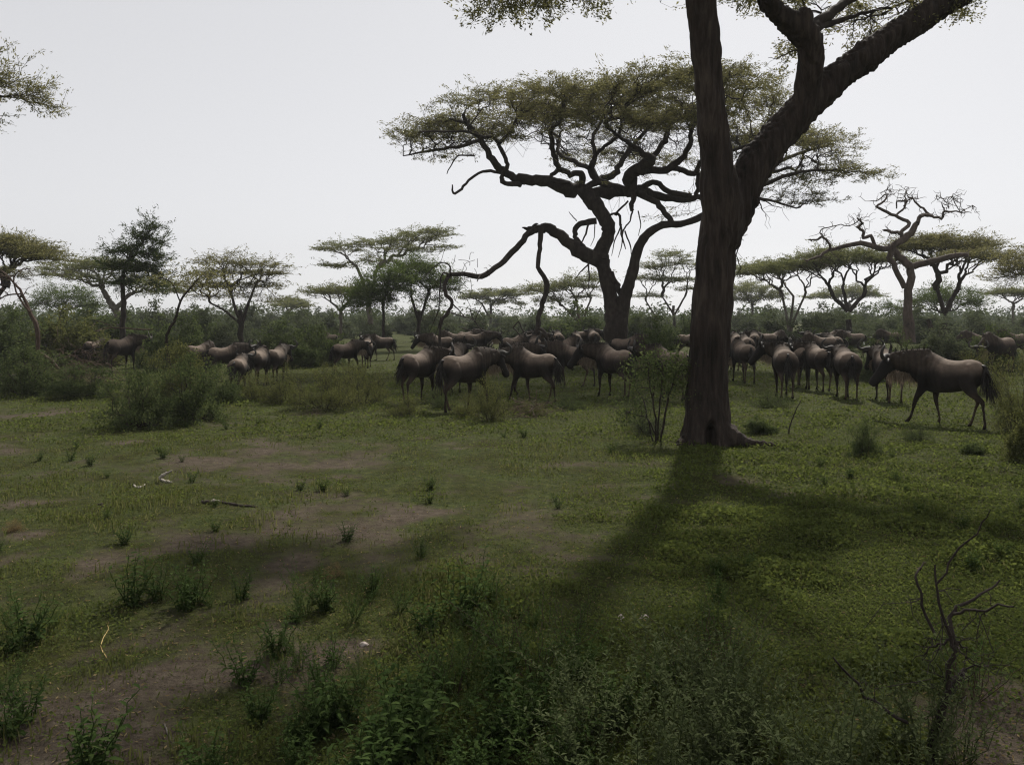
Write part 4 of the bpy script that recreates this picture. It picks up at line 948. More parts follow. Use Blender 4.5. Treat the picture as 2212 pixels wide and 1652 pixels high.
lump('stone', 'pale reddish stone among the foreground weeds', 1341, 1346, 16, 12, 'stone', 4, 'stone')
lump('stone', 'flat pale stone beside the reddish one among the foreground weeds', 1392, 1340, 18, 7, 'stone', 5, 'stone')
lump('stone', 'small elongated pale stone in the weeds of the clearing', 786, 1399, 20, 6, 'stone', 6, 'stone')
lump('dung_lump', 'small dark dung pat in the shaded grass by the great trunk shadow', 1416, 1140, 14, 6, 'dung', 7, 'dung')

# ------------------------------------------------------------------ wildebeest
def ell_loft(st, k=20):
    """st: list of (center(3), tangent-plane half side, half up, tangent) -> closed ring mesh arrays"""
    V = []; F = []
    for c, a, b_, t in st:
        t = np.asarray(t, float); t /= np.linalg.norm(t)
        side = np.cross(t, [0, 0, 1.0]); side /= np.linalg.norm(side); up = np.cross(side, t)
        an = np.arange(k) * 2 * math.pi / k
        V.append(np.asarray(c) + side * (np.cos(an) * a)[:, None] + up * (np.sin(an) * b_)[:, None])
    m = len(st); V = np.concatenate(V)
    for i_ in range(m - 1):
        for j_ in range(k):
            F.append((i_ * k + j_, i_ * k + (j_ + 1) % k, (i_ + 1) * k + (j_ + 1) % k, (i_ + 1) * k + j_))
    T = []
    for e, b_ in ((0, 0), (m - 1, (m - 1) * k)):
        V = np.concatenate([V, np.asarray(st[e][0])[None]])
        for j_ in range(k):
            tri = (b_ + j_, b_ + (j_ + 1) % k, len(V) - 1); T.append(tri if e else tri[::-1])
    return V, F, T

def wildebeest_proto(seed, fl, fr, hl, hr, yaw=0.0, drop=0.0, tail=0.0, tail_side=0.0):
    """fl.. : forward swing of each hoof; yaw: head turn; drop: lowering of the head"""
    r = np.random.default_rng(seed)
    Vs = []; Qs = []; Ts = []; n0 = 0
    def addm(V, F, T):
        nonlocal n0
        Vs.append(V); Qs.append(np.array(F) + n0); Ts.append(np.array(T) + n0); n0 += len(V)
    ctl = np.array([(-.80, 1.00, .05, .05), (-.76, .98, .15, .13), (-.66, .965, .23, .205), (-.48, .955, .26, .245), (-.25, .91, .275, .262), (0, .905, .30, .268), (.22, .94, .345, .245),
                    (.38, .98, .37, .215), (.54, 1.045, .325, .17), (.68, 1.10, .255, .13), (.74, 1.14, .18, .09)])
    S = smooth_path(ctl, 3)
    st = [((s[0], 0, s[1]), s[3], s[2], (1, 0, .0)) for s in S]
    addm(*ell_loft(st, 22))
    # neck and head, turned by yaw and lowered by drop
    base = np.array([.50, 0, 1.13]); nl = .50
    ne = np.array([math.cos(yaw * .55), math.sin(yaw * .55), .16 - drop * .9]); ne /= np.linalg.norm(ne)
    poll = base + ne * nl
    hp = math.radians(-52 - 18 * min(drop, 1))
    hd = np.array([math.cos(yaw) * math.cos(hp), math.sin(yaw) * math.cos(hp), math.sin(hp)])
    st = [(base - ne * .14, .16, .26, ne), (base + ne * .06, .14, .25, ne), (base + ne * .22, .12, .225, ne), (base + ne * .36, .108, .20, ne), (poll, .10, .155, ne + hd * .35), (poll + hd * .06, .08, .10, hd)]
    addm(*ell_loft(st, 16))
    fwd = np.array([math.cos(yaw), math.sin(yaw), 0]); upv = -np.array([hd[0] * hd[2], hd[1] * hd[2], -(math.cos(hp) ** 2)]) / max(math.cos(hp), .1)
    side = np.array([-math.sin(yaw), math.cos(yaw), 0])
    hst = [tuple(1.12 * q_ for q_ in h_) for h_ in [(-.09, .05, .06, 0), (-.03, .085, .10, 0), (.05, .095, .125, -.01), (.14, .088, .125, -.012), (.24, .072, .10, -.005), (.34, .062, .085, 0), (.43, .070, .082, 0), (.49, .072, .075, 0), (.53, .05, .05, 0)]]
    hc = poll + ne * .05
    st = [(hc + hd * a_ + upv * o_, s_, u_, hd) for a_, s_, u_, o_ in hst]
    addm(*ell_loft(st, 16))
    for sg in (1, -1):                                           # hip bones and shoulder blades
        for (hx, hy, hz_, a_, b_) in ((-.56, .125, 1.08, .10, .075), (.33, .125, 1.12, .11, .15)):
            addm(*ell_loft([((hx + a_ * q_, sg * hy, hz_), .09 * (1 - q_ * q_) ** .5 + .004, b_ * (1 - q_ * q_) ** .5 + .004, (1, 0, 0)) for q_ in (-.99, -.8, -.5, 0, .5, .8, .99)], 12))
    # legs
    def leg(pts, rad, swing, y):
        P = np.array([(x + swing * max(0, 1 - z / .92), y * (1 if z > .5 else .92), z) for x, z in pts])
        tb = Tubes(); Q = smooth_path(np.concatenate([P, np.array(rad)[:, None]], 1), 3); tb.add(Q[:, :3], Q[:, 3], 12, cap=True)
        V = np.concatenate(tb.V); F = np.concatenate(tb.F); tri = F[:, 2] == F[:, 3]; addm(V, F[~tri], F[tri][:, :3])
    FP = [(.40, 1.02), (.37, .84), (.34, .68), (.375, .52), (.38, .40), (.365, .26), (.36, .13), (.385, .07), (.415, .0)]
    FR = [.10, .12, .085, .052, .042, .028, .028, .036, .042]
    HP = [(-.55, 1.05), (-.52, .90), (-.50, .74), (-.58, .60), (-.70, .49), (-.685, .36), (-.655, .14), (-.63, .07), (-.595, .0)]
    HR = [.12, .17, .135, .072, .048, .031, .030, .038, .044]
    for P, R_, s_, y in ((FP, FR, fl, .135), (FP, FR, fr, -.135), (HP, HR, hl, .135), (HP, HR, hr, -.135)): leg(P, R_, s_, y)
    V = np.concatenate(Vs); V[:, 0] = np.where(V[:, 0] < .3, .3 + (V[:, 0] - .3) * .80, V[:, 0]); Q = np.concatenate(Qs); T = np.concatenate(Ts)
    me = remesh(np_mesh('body', V, [Q, T]), .022, 3)
    co = getco(me); x, y, z = co[:, 0], co[:, 1], co[:, 2]
    # pelage pigment, plus sunlit back over shaded flanks painted into the colour
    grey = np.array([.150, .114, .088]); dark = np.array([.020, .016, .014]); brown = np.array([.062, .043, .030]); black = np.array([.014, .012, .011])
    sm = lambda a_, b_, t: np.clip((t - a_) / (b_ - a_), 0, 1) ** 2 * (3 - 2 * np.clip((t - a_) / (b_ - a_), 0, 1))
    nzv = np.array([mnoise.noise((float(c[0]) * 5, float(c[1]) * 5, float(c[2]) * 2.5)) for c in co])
    top_light = sm(.90, 1.14, z + .07 * nzv)
    C = dark * 1.15 + (grey - dark * 1.15) * top_light[:, None]
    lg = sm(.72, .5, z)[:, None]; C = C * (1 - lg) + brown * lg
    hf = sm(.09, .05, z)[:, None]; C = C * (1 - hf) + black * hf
    st_ = (np.sin(x * 60 + nzv * 4.0) > .25) * sm(-.05, .15, x) * (z > .7)
    C = C * (1 - .28 * st_[:, None])
    nk = sm(.06, .36, x + .06 * nzv)[:, None]
    C = C * (1 - .70 * nk)
    hdist = np.linalg.norm(co - (hc + hd * .28), axis=1); fc = sm(.36, .22, hdist)[:, None]
    C = C * (1 - fc) + black * fc
    rm = (sm(-.46, -.58, x) * sm(1.12, .9, z))[:, None]; C = C * (1 - .6 * rm)
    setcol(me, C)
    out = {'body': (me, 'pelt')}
    # horns, ears
    horns = []
    top = hc + hd * -.02 + upv * .09
    for sg in (1, -1):
        s_ = side * sg
        P = np.array([top + s_ * .02, top + s_ * .11 + upv * .015 - fwd * .0, top + s_ * .22 - np.array([0, 0, .03]) + upv * .02, top + s_ * .305 + np.array([0, 0, .01]) + upv * .03, top + s_ * .325 + np.array([0, 0, .11]) + upv * .02, top + s_ * .27 + np.array([0, 0, .20]) - fwd * .01, top + s_ * .21 + np.array([0, 0, .245])])
        Q = smooth_path(P, 4); tb = Tubes(); tb.add(Q, np.interp(np.linspace(0, 1, len(Q)), [0, .15, .5, .8, 1], [.055, .05, .034, .022, .006]), 8, cap=True)
        horns.append(tb.mesh('horn'))
    out['horn'] = (horns[0], 'horn'); out['horn.b'] = (horns[1], 'horn')
    for q, sg in enumerate((1, -1)):
        s_ = side * sg; b0 = hc + hd * .0 + upv * .04 + s_ * .07
        tip = b0 + s_ * .20 - np.array([0, 0, .05]) - fwd * .05
        P = np.linspace(b0, tip, 6); tb = Tubes(); tb.add(P, np.array([.02, .038, .042, .036, .022, .004]), 7, cap=True); out['ear' + ('.b' if q else '')] = (tb.mesh('ear'), 'mane')
    # mane, beard, tail
    def strips(roots, dirs, L, w0):
        n_ = len(roots); u = dirs / np.linalg.norm(dirs, axis=1)[:, None]
        sd = r.normal(size=(n_, 3)); sd = np.cross(u, sd); sd /= np.linalg.norm(sd, axis=1)[:, None]
        L = (L * r.uniform(.6, 1.2, n_))[:, None]; bend = r.normal(size=(n_, 3)) * L * .12
        a_ = roots - sd * w0; b_ = roots + sd * w0; m1 = roots + u * L * .5 + bend - sd * w0 * .9; m2 = roots + u * L * .5 + bend + sd * w0 * .9; e = roots + u * L + bend * 1.5
        V = np.stack([a_, b_, m2, m1, e], 1).reshape(-1, 3); i0 = np.arange(n_)[:, None] * 5
        return V, i0 + np.array([[0, 1, 2, 3]]), i0 + np.array([[3, 2, 4]])
    n_ = 420; t = r.random(n_)[:, None]
    sh = np.array([.36, 0, 1.33]); pt = poll + np.array([0, 0, .12])
    mid = (sh + pt) / 2 + np.array([0, 0, .015])
    roots = (1 - t) ** 2 * sh + 2 * t * (1 - t) * mid + t ** 2 * pt + r.normal(size=(n_, 3)) * [.01, .015, .01] - [0, 0, .02]
    dirs = r.normal(size=(n_, 3)) * [.35, .5, .2] + [-.3, 0, .8]
    fall = r.random(n_) < .45; dirs[fall] = r.normal(size=(fall.sum(), 3)) * [.3, .3, .1] + np.where(r.random(fall.sum())[:, None] < .5, 1, -1) * [0, .55, 0] + [0, 0, -.15]
    Vv, F4, F3 = strips(roots, dirs, .13, .006); out['mane'] = (np_mesh('mane', Vv, [F4, F3]), 'mane')
    n_ = 340; t = r.random(n_)[:, None]
    th0 = base + ne * .08 - np.array([0, 0, .20]); th1 = hc + hd * .22 - upv * .09
    roots = th0 + (th1 - th0) * t + r.normal(size=(n_, 3)) * [.02, .02, .015] + [0, 0, .02]
    dirs = r.normal(size=(n_, 3)) * .16 + [0, 0, -1]
    Vv, F4, F3 = strips(roots, dirs, .20 + .06 * (1 - t[:, 0]), .007); out['beard'] = (np_mesh('beard', Vv, [F4, F3]), 'beard')
    tb = Tubes()
    tp = np.array([(-.53, 0, 1.10), (-.61, tail_side * .05, 1.08), (-.64 - tail * .05, tail_side * .12, .92), (-.65 - tail * .12, tail_side * .22, .74)])
    Q = smooth_path(tp, 4); tb.add(Q, np.linspace(.035, .018, len(Q)), 7)
    n_ = 150; t = r.random(n_); ri = (t * (len(Q) - 4)).astype(int) + 3
    roots = Q[ri] + r.normal(size=(n_, 3)) * .012; dirs = r.normal(size=(n_, 3)) * [.12, .12, .05] + [-.08 - tail * .3, tail_side * .35, -1]
    Vv, F4, F3 = strips(roots, dirs, .36, .010)
    V0 = np.concatenate(tb.V); F0 = np.concatenate(tb.F)
    out['tail'] = (np_mesh('tail', np.concatenate([V0, Vv]), [F0, F4 + len(V0), F3 + len(V0)]), 'mane')
    return out
WB = {
    'walk': wildebeest_proto(1, -.14, .30, .22, -.20, .12, .12, .1, 0),
    'stride': wildebeest_proto(2, .34, -.16, -.26, .20, .25, .14, .3, .3),
    'stand': wildebeest_proto(3, .03, -.04, .05, -.05, 0, .05, 0, .1),
    'left': wildebeest_proto(4, .10, -.06, -.08, .10, 1.0, .08, 0, -.2),
    'right': wildebeest_proto(5, -.06, .12, .12, -.10, -.9, .12, 0, .2),
    'graze': wildebeest_proto(6, .16, -.10, .06, -.10, .25, .85, 0, 0),
    'leftup': wildebeest_proto(7, .0, .08, .10, -.02, 1.35, -.05, 0, .1),
}
HERD = 'wildebeest of the herd on the plain'
def wb(vx, vy, head, kind, label, sc_=1.08, group=HERD):
    sc_ *= .84 if vx < 850 else .90 if vx < 950 else .95 if vx < 1980 else 1.0
    d = gd(vy); p_ = v2w(vx, vy, d); p_[2] = gz(p_[0], p_[1]) - .015
    root = thing('wildebeest', label, 'wildebeest', p_, math.radians(head), group, sc_)
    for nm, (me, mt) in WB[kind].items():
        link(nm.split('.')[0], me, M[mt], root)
    return root
wb(2052, 916, 130, 'stride', 'big dark wildebeest striding across the grass with a tan beard and outstretched foreleg', 1.12)
wb(1918, 868, 88, 'stand', 'wildebeest seen from behind just past the head of the striding one')
wb(1828, 861, 84, 'stand', 'rear view of a wildebeest with raised curved horns standing apart in the grass')
wb(1768, 842, 98, 'left', 'wildebeest walking away with its horned head turned aside next to the broad one')
wb(1728, 836, 84, 'walk', 'slim wildebeest squeezed between the broad one and its neighbour')
wb(1694, 856, 82, 'leftup', 'broad wildebeest from behind with its big black head turned sideways', 1.12)
wb(1606, 826, 98, 'graze', 'wildebeest from behind with its head lowered close to the great trunk')
wb(1448, 862, 128, 'left', 'wildebeest half hidden behind the stemmed shrub at the great trunk')
wb(1328, 858, 124, 'left', 'wildebeest with a bushy orange beard looking aside from the herd', 1.1)
wb(1240, 833, 168, 'walk', 'dark grey wildebeest in profile with a long black hanging tail')
wb(1156, 868, 146, 'stride', 'brown backed wildebeest stepping out with a pale tan beard beneath its lowered neck', 1.08)
wb(1000, 884, 44, 'walk', 'broad pale backed wildebeest in side view behind the yellow green wispy bush', 1.12)
wb(902, 867, 58, 'right', 'pale backed wildebeest with black hindquarters and hanging black tail heading off', 1.12)
wb(975, 852, 75, 'stand', 'wildebeest tucked behind the broad pale backed one, horns showing')
wb(1085, 852, 20, 'stand', 'brindled wildebeest whose striped neck shows between the two pale backed ones')
wb(745, 806, 48, 'walk', 'dark wildebeest of the trio, walking off with its flank showing')
wb(792, 795, 92, 'graze', 'wildebeest of the trio seen from behind, in the middle')
wb(826, 778, 172, 'walk', 'wildebeest of the trio standing in profile with a drooping tail')
wb(596, 828, 82, 'stand', 'wildebeest at the outer end of the tight group, seen from behind')
wb(557, 834, 86, 'leftup', 'wildebeest in the middle of the tight group with its head turned towards its neighbour')
wb(515, 850, 94, 'stand', 'small wildebeest from behind, half covered by the thorn bush', .98)
wb(484, 824, 40, 'walk', 'pale wildebeest of the tight group in side view, horned head raised')
wb(428, 812, 60, 'graze', 'pale wildebeest mostly hidden in the bushes behind the tight group')
wb(262, 802, 66, 'right', 'black wildebeest standing deep in the thicket with a pale beard', 1.25)
wb(202, 792, 80, 'graze', 'dark round rumped wildebeest hidden in the thicket')
wb(122, 780, 20, 'graze', 'pale backed wildebeest barely showing over the reddish brush pile')
wb(1352, 800, 10, 'walk', 'dark wildebeest in shadow behind the bearded one, only its back showing')
wb(2160, 806, 200, 'graze', 'dark wildebeest grazing in the distance by the open olive bush')
wb(2192, 786, 185, 'walk', 'distant wildebeest standing behind the grazing one by the olive bush')
wb(2120, 790, 150, 'graze', 'pale distant wildebeest nearly hidden by the brownish open bush')
FARG = 'wildebeest in the far rank of the herd'
FARL = 'distant wildebeest with its back just showing in the far rank of the herd'
for k, (x, y, h, kd) in enumerate(((1592, 780, 95, 'stand'), (1612, 790, 88, 'graze'), (1630, 778, 80, 'stand'), (1652, 776, 175, 'walk'), (1668, 772, 20, 'graze'), (1752, 776, 90, 'stand'), (1776, 790, 150, 'graze'), (1790, 768, 10, 'walk'), (1842, 772, 172, 'graze'), (1800, 786, 95, 'stand'),
                                   (952, 786, 160, 'walk'), (1030, 775, 12, 'walk'), (982, 772, 170, 'graze'), (1010, 766, 30, 'walk'), (1110, 790, 30, 'graze'), (1156, 796, 92, 'stand'), (1180, 775, 150, 'walk'), (1206, 772, 90, 'stand'), (1245, 778, 88, 'graze'), (1258, 762, 15, 'walk'), (1282, 764, 95, 'stand'), (1140, 780, 12, 'walk'),
                                   (715, 765, 140, 'graze'), (1486, 778, 20, 'walk'), (1580, 800, 100, 'left'), (1925, 764, 160, 'graze'), (1218, 800, 30, 'graze'))):
    wb(x, y, h + (k * 7) % 11 - 5, kd, FARL, 1.05, FARG)

# cattle egrets among the far herd
def egret(vx, vy, d, rz, label):
    f = v2w(vx, HYV, d); f[2] = 0
    root = thing('egret', label, 'bird', f, rz, 'white egrets by the far herd')
    st = [((-.26, 0, .40), .01, .01, (1, 0, .3)), ((-.12, 0, .42), .06, .05, (1, 0, .3)), ((0, 0, .46), .085, .08, (1, 0, .3)), ((.10, 0, .52), .06, .06, (1, 0, .8)), ((.14, 0, .60), .03, .03, (.4, 0, 1)), ((.13, 0, .68), .022, .022, (0.1, 0, 1)), ((.15, 0, .76), .024, .024, (.4, 0, 1)), ((.19, 0, .80), .03, .028, (1, 0, .2)), ((.23, 0, .80), .012, .012, (1, 0, 0))]
    V, F, T = ell_loft(st, 10); link('body', np_mesh('body', V, [np.array(F), np.array(T)], True), M['egret'], root)
    tb = Tubes(); tb.add([(.22, 0, .80), (.27, 0, .797), (.32, 0, .79)], [.011, .008, .002], 6); link('bill', tb.mesh('bill'), M['bill'], root)
    for s_ in (-.03, .03):
        tb = Tubes(); tb.add([(-.01, s_, .42), (-.02, s_, .22), (0, s_, .02), (.06, s_, .0)], [.012, .008, .008, .006], 5); link('leg', tb.mesh('leg'), M['mane'], root)
egret(1731, 0, 44, 2.5, 'white egret standing among the far wildebeest'); egret(1799, 0, 52, .5, 'white egret standing among the far wildebeest'); egret(1872, 0, 48, 3.0, 'white egret standing among the far wildebeest')

# ------------------------------------------------------------------ ground cover, grass, weeds
r = np.random.default_rng(131)
def scatter_xy(n, d0, d1, pw=1.0, ang=.66):
    t = r.random(n)
    d = 1 / (1 / d1 + (1 / d0 - 1 / d1) * (t ** pw))
    x = r.uniform(-1, 1, n) * (.6 * d + 2.2)
    return x, d
# low broad-leaved herbs
x, y = scatter_xy(800000, 3.6, 42, .9)
c = cover(x, y); left = np.clip((x + .5 + 3 * (fbm(x, y, 3, 2) - .5)) / 3, 0, 1); keep = r.random(len(x)) < np.clip((c - .2) * 1.15, .07, .9) * np.maximum(.45 + .55 * left, np.clip((y - 11) / 6, 0, .9))
x, y = x[keep], y[keep]; left = left[keep]
sz = np.clip(.020 + .0014 * y, .024, .062) * np.maximum(.62 + .30 * left, np.clip((y - 9) / 8, 0, .95))
cl = np.clip(fbm(x + 5, y + 5, .5, 3) - .42, 0, 1) * 4; z = gz(x, y) + r.random(len(x)) * (.02 + .07 * cl)
sz = sz * (.75 + .45 * np.clip(cl, 0, 1))
hc_ = leaf_mesh('ground_cover', np.stack([x, y, z], 1), sz * 1.25, sz * .85, r, .55)
tag(link('ground_cover', hc_, M['herb']), 'low green herbs carpeting the plain', 'herbs', kind='stuff')
# grass blades
x, y = scatter_xy(400000, 3.6, 34, .9)
keep = r.random(len(x)) < np.clip(.3 + 1.6 * (fbm(x + 70, y, 1.6, 3) - .42), .1, .9) * np.clip(cover(x, y) * 1.1 - .05, .13, 1) * np.clip(.75 - x * .12, .25, 1); x, y = x[keep], y[keep]
n = len(x); h = r.uniform(.014, .05, n) * (.5 + 1.2 * fbm(x + 9, y, 2, 2)); z = gz(x, y)
lean = r.normal(size=(n, 2)) * .45 * h[:, None]; an = r.random(n) * 6.3; w_ = .003 + .00035 * y
b0 = np.stack([x, y, z - .01], 1); sd = np.stack([np.cos(an), np.sin(an), an * 0], 1) * w_[:, None]
h = h * (.6 + 1.3 * np.clip(fbm(x + 5, y + 5, .5, 3) - .40, 0, 1) * 4); tip = b0 + np.stack([lean[:, 0], lean[:, 1], h], 1); md = b0 + np.stack([lean[:, 0] * .35, lean[:, 1] * .35, h * .6], 1)
V = np.stack([b0 - sd, b0 + sd, md + sd * .8, md - sd * .8, tip], 1).reshape(-1, 3); i0 = np.arange(n)[:, None] * 5
tag(link('grass', np_mesh('grass', V, [i0 + [[0, 1, 2, 3]], i0 + [[3, 2, 4]]]), M['grass']), 'thin grass blades growing through the herbs', 'grass', kind='stuff')
# dry litter
x, y = scatter_xy(9000, 3.6, 26, .9); z = gz(x, y) + .008
tag(link('dry_litter', leaf_mesh('dry_litter', np.stack([x, y, z], 1), .035, .01, r, .3), M['drygrass']), 'scattered dry leaf and straw litter on the soil', 'litter', kind='stuff')

def lance_leaf(base, dirv, L, w, r, droop=.25):
    """folded pointed leaf: 7 verts"""
    d = dirv / np.linalg.norm(dirv); sd = np.cross(d, [0, 0, 1.0]); sd /= np.linalg.norm(sd) + 1e-9; up = np.cross(sd, d)
    p = lambda t, s_, u: base + d * L * t + sd * w * s_ + up * w * u - np.array([0, 0, droop * L * t * t])
    V = [p(0, 0, 0), p(.4, -.5, .18), p(.4, 0, 0), p(.4, .5, .18), p(.75, -.3, .12), p(.75, 0, 0), p(.75, .3, .12), p(1, 0, 0)]
    return V, [(0, 2, 1), (0, 3, 2), (4, 5, 7), (5, 6, 7)], [(1, 2, 5, 4), (2, 3, 6, 5)]
def weed_proto(seed, h, nst, leafL, leafW, step, spread=.35, droop=.25, up=.35, sr=.005):
    r = np.random.default_rng(seed); tb = Tubes(); V = []; T = []; Q = []; n0 = 0
    for s_ in range(nst):
        a_ = r.uniform(0, 6.3); ln = spread * r.uniform(.2, 1); hh = h * r.uniform(.55, 1.1)
        b0 = np.array([math.cos(a_) * .03, math.sin(a_) * .03, -.02]); e = np.array([math.cos(a_) * ln * hh, math.sin(a_) * ln * hh, hh])
        pl = wiggle(b0, e, np.array([0, 0, .4]), 6, .03, r); tb.add(pl, np.linspace(sr, sr * .4, 7), 4)
        Lc = 0; phi = r.uniform(0, 6.3)
        nl = max(3, int(hh / step))
        for k in range(nl):
            t = .18 + .82 * k / (nl - 1); i_ = min(int(t * 6), 5); c = pl[i_] + (pl[i_ + 1] - pl[i_]) * (t * 6 - i_)
            phi += 1.57 + r.normal() * .2
            for q in range(2):
                f = phi + q * math.pi + r.normal() * .25
                ll = leafL * r.uniform(.6, 1.15) * (1.1 - .45 * t)
                v, t3, q4 = lance_leaf(c, np.array([math.cos(f), math.sin(f), up + .5 * t + r.normal() * .15]), ll, leafW * ll / leafL, r, droop)
                V += v; T += [tuple(x_ + n0 for x_ in t_) for t_ in t3]; Q += [tuple(x_ + n0 for x_ in t_) for t_ in q4]; n0 += len(v)
    return tb.mesh('stems'), np_mesh('leaves', np.array(V), [np.array(Q), np.array(T)])
weeds = [weed_proto(200 + k, .32, 10 + 2 * k, .095, .034, .04, .8, .35, .12) for k in range(4)]
wispy = [weed_proto(210 + k, .55, 15, .046, .019, .032, 1.1, .15, .2, .003) for k in range(3)]
def place_weed(proto, mat, vx, vy, s_, label, group, name='weed', stem='weed'):
    d = gd(vy); p_ = v2w(vx, vy, d); z_ = float(gz(p_[0], p_[1]))
    label = ('large ' if s_ > .98 else 'sturdy ' if s_ > .8 else 'small ' if s_ < .42 else '') + label + ' ' + wmark(vx, vy)
    root = thing(name, label, 'plant', (p_[0], p_[1], z_), r.uniform(0, 6.3), group, s_)
    for nm, me, mt in (('stems', proto[0], M[stem]), ('leaves', proto[1], mat)):
        o = link(nm, me, None, root)
        if len(me.materials) == 0: me.materials.append(mt)
        o.material_slots[0].link = 'OBJECT'; o.material_slots[0].material = mt
WM = [(640, 1510, 'at the near end of the weed bed'), (980, 1440, 'at the far side of the weed bed'), (760, 1640, 'at the dark heart of the weed bed'), (1050, 1660, 'where the weed bed meets the pale bushes'), (1190, 1400, 'behind the wispy stems'), (1450, 1560, 'at the thin edge of the pale leaved thicket'), (1950, 1660, 'between the thicket and the thorn branch'), (30, 1370, 'by the bare soil of the clearing edge'), (230, 1370, 'near the curved straw stalk'), (365, 1590, 'near the thin grey twig'), (430, 1300, 'on the bare brown soil patch'), (640, 1210, 'beside the pale bare patch'), (786, 1399, 'by the small elongated stone'), (1365, 1345, 'by the two pale stones'), (1300, 1208, 'at the end of the trunk shadow'), (2060, 1400, 'around the bare thorn branch'), (1540, 1320, 'out on the open herbs'),
      (350, 1030, 'near the pale wood splinter'), (460, 1088, 'near the half buried branch'), (1520, 960, 'round the foot of the great trunk'), (1868, 984, 'near the compact dark bush'), (1720, 920, 'near the bare upright stick'), (300, 925, 'before the large thorn bush'), (1055, 908, 'near the yellow green wispy bush'), (700, 885, 'before the wispy scrub'), (2040, 920, 'near the striding wildebeest'), (1700, 1100, 'in the shadow of the leaning limb'), (900, 1550, 'in the dense weed bed'), (820, 1290, 'at the weed bed edge'), (1100, 1500, 'among the wispy stems'), (1700, 1600, 'in the pale leaved thicket')]
def wmark(vx, vy): return min(WM, key=lambda q: math.hypot(q[0] - vx, (q[1] - vy) * 1.3))[2]
WL, WG = 'leafy weed with narrow pointed leaves', 'leafy weeds in the foreground'
SL, SG = 'wispy bush with tiny pale leaves', 'wispy small leaved bushes in the foreground'
spots = [(int(600 + (k_ * 137) % 640), int(1480 + (k_ * 89) % 260)) for k_ in range(26)] + [(420, 1300), (455, 1310), (395, 1315), (520, 1290), (660, 1330), (700, 1320), (640, 1345), (30, 1350), (60, 1380), (20, 1400), (110, 1345), (280, 1300), (600, 1420), (650, 1450), (720, 1440), (690, 1490), (480, 1700), (440, 1690), (830, 1640), (800, 1650), (960, 1640), (900, 1600), (1000, 1560), (760, 1560), (700, 1590), (640, 1620), (870, 1540), (940, 1480), (1010, 1450), (1080, 1500), (1040, 1400), (1120, 1440), (1000, 1350), (920, 1380), (860, 1330), (800, 1290), (1060, 1320), (1150, 1360), (20, 1600), (60, 1560), (10, 1500), (560, 1560), (530, 1480), (1180, 1560), (1240, 1640), (1100, 1620), (1150, 1680), (1000, 1680), (1050, 1760), (900, 1720), (700, 1700), (770, 1740), (1300, 1700), (200, 1690), (340, 1290), (760, 1350), (1250, 1480), (1330, 1560), (1540, 1340), (1550, 1300)]
for k, (x_, y_) in enumerate(spots):
    place_weed(weeds[k % 4] if k % 3 else wispy[k % 3], M['weed'], x_, y_, r.uniform(.5, 1.0) * (1 if k % 3 else .6) * (1.35 if k % 7 == 2 else 1), WL if k % 3 else 'twiggy weed with small leaves', WG)
for k in range(30):
    x_ = r.uniform(1150, 2080); y_ = r.uniform(1500, 1800) - (x_ < 1300) * 40
    place_weed(wispy[k % 3], M['weed_pale'], x_, y_, r.uniform(.7, 1.15), SL, SG, 'wispy_bush', 'weed_pale')
for k, (x_, y_) in enumerate([(1090, 1420), (1160, 1480), (1230, 1420), (980, 1500), (1540, 1480), (1580, 1440), (1480, 1500), (2100, 1500)]):
    place_weed(wispy[k % 3], M['weed'], x_, y_, r.uniform(.7, 1.0), 'dark wispy bush of thin stems', 'dark wispy bushes in the foreground', 'wispy_bush', 'twig_red')
for k in range(60):                                     # low tufts out on the clearing
    x_ = r.uniform(-40, 2250); y_ = 905 + 360 * r.random() ** 1.5
    place_weed(weeds[k % 4], M['weed'], x_, y_, r.uniform(.3, .6), 'low dark weed tuft', 'weed tufts on the clearing')
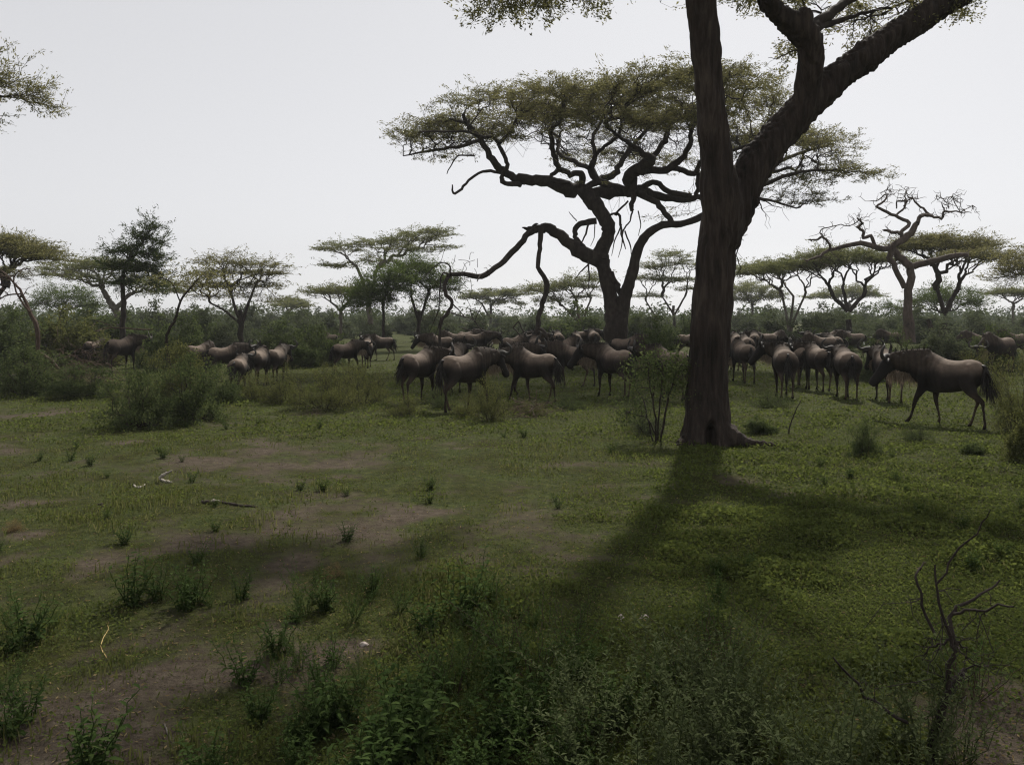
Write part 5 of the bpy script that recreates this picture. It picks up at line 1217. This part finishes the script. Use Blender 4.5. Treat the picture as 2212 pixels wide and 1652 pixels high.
# thorny bare branch in the near corner
stemmed('thorn_branch', 'bare crooked thorn branch standing over the pale leaved bushes', (2030, 1640),
        [[(2010, 1660, 26), (2025, 1560, 22), (2055, 1480, 20), (2085, 1445, 12)], [(2050, 1490, 14), (2058, 1390, 11), (2060, 1316, 9), (2115, 1286, 6), (2160, 1252, 4)], [(2060, 1326, 7), (2120, 1316, 6), (2190, 1310, 4)],
         [(2058, 1400, 9), (2030, 1300, 6), (2020, 1220, 4)], [(2022, 1262, 5), (2090, 1165, 4), (2140, 1100, 2)], [(2020, 1370, 7), (1985, 1290, 6), (1982, 1240, 5), (2000, 1215, 3)], [(1960, 1560, 8), (1870, 1500, 7), (1800, 1420, 4)]],
        [(2030, 1420, 120, 110, 40), (2090, 1400, 90, 90, 22)], 3, .025, 'weed_pale', 105, .03, .0022)

# ------------------------------------------------------------------ far wood at the horizon and haze
r = np.random.default_rng(141)
n = 46000; k = 260
tx = r.uniform(-200, 200, k); ty = r.uniform(150, 260, k); th = r.uniform(2.2, 5.2, k); tr = r.uniform(3, 7, k)
q = r.integers(0, k, n); u = r.normal(size=(n, 3)); u /= np.linalg.norm(u, axis=1)[:, None]; u *= r.random((n, 1)) ** .4
c = np.stack([tx[q] + u[:, 0] * tr[q], ty[q] + u[:, 1] * tr[q], np.abs(u[:, 2]) * th[q]], 1)
tag(link('far_woodland', leaf_mesh('far_woodland', c, .75, .45, r, .5), M['farwood']), 'hazy band of distant woodland along the horizon', 'woodland', kind='stuff')

m, nt, o = mat_new('haze')
pv = N(nt, 'ShaderNodeVolumePrincipled'); pv.inputs['Color'].default_value = (.93, .95, .97, 1)
pv.inputs['Density'].default_value = .00042; pv.inputs['Anisotropy'].default_value = 0.0
nt.links.new(pv.outputs[0], o.inputs['Volume'])
bx = np.array([(a_, b_, c_) for a_ in (-612, 612) for b_ in (-100, 712) for c_ in (-1.2, 17)], float)
hz_me = np_mesh('haze', bx, np.array([(0, 1, 3, 2), (4, 6, 7, 5), (0, 4, 5, 1), (2, 3, 7, 6), (0, 2, 6, 4), (1, 5, 7, 3)]))
tag(link('haze', hz_me, m), 'thin pale haze hanging over the plain', 'haze', kind='stuff')
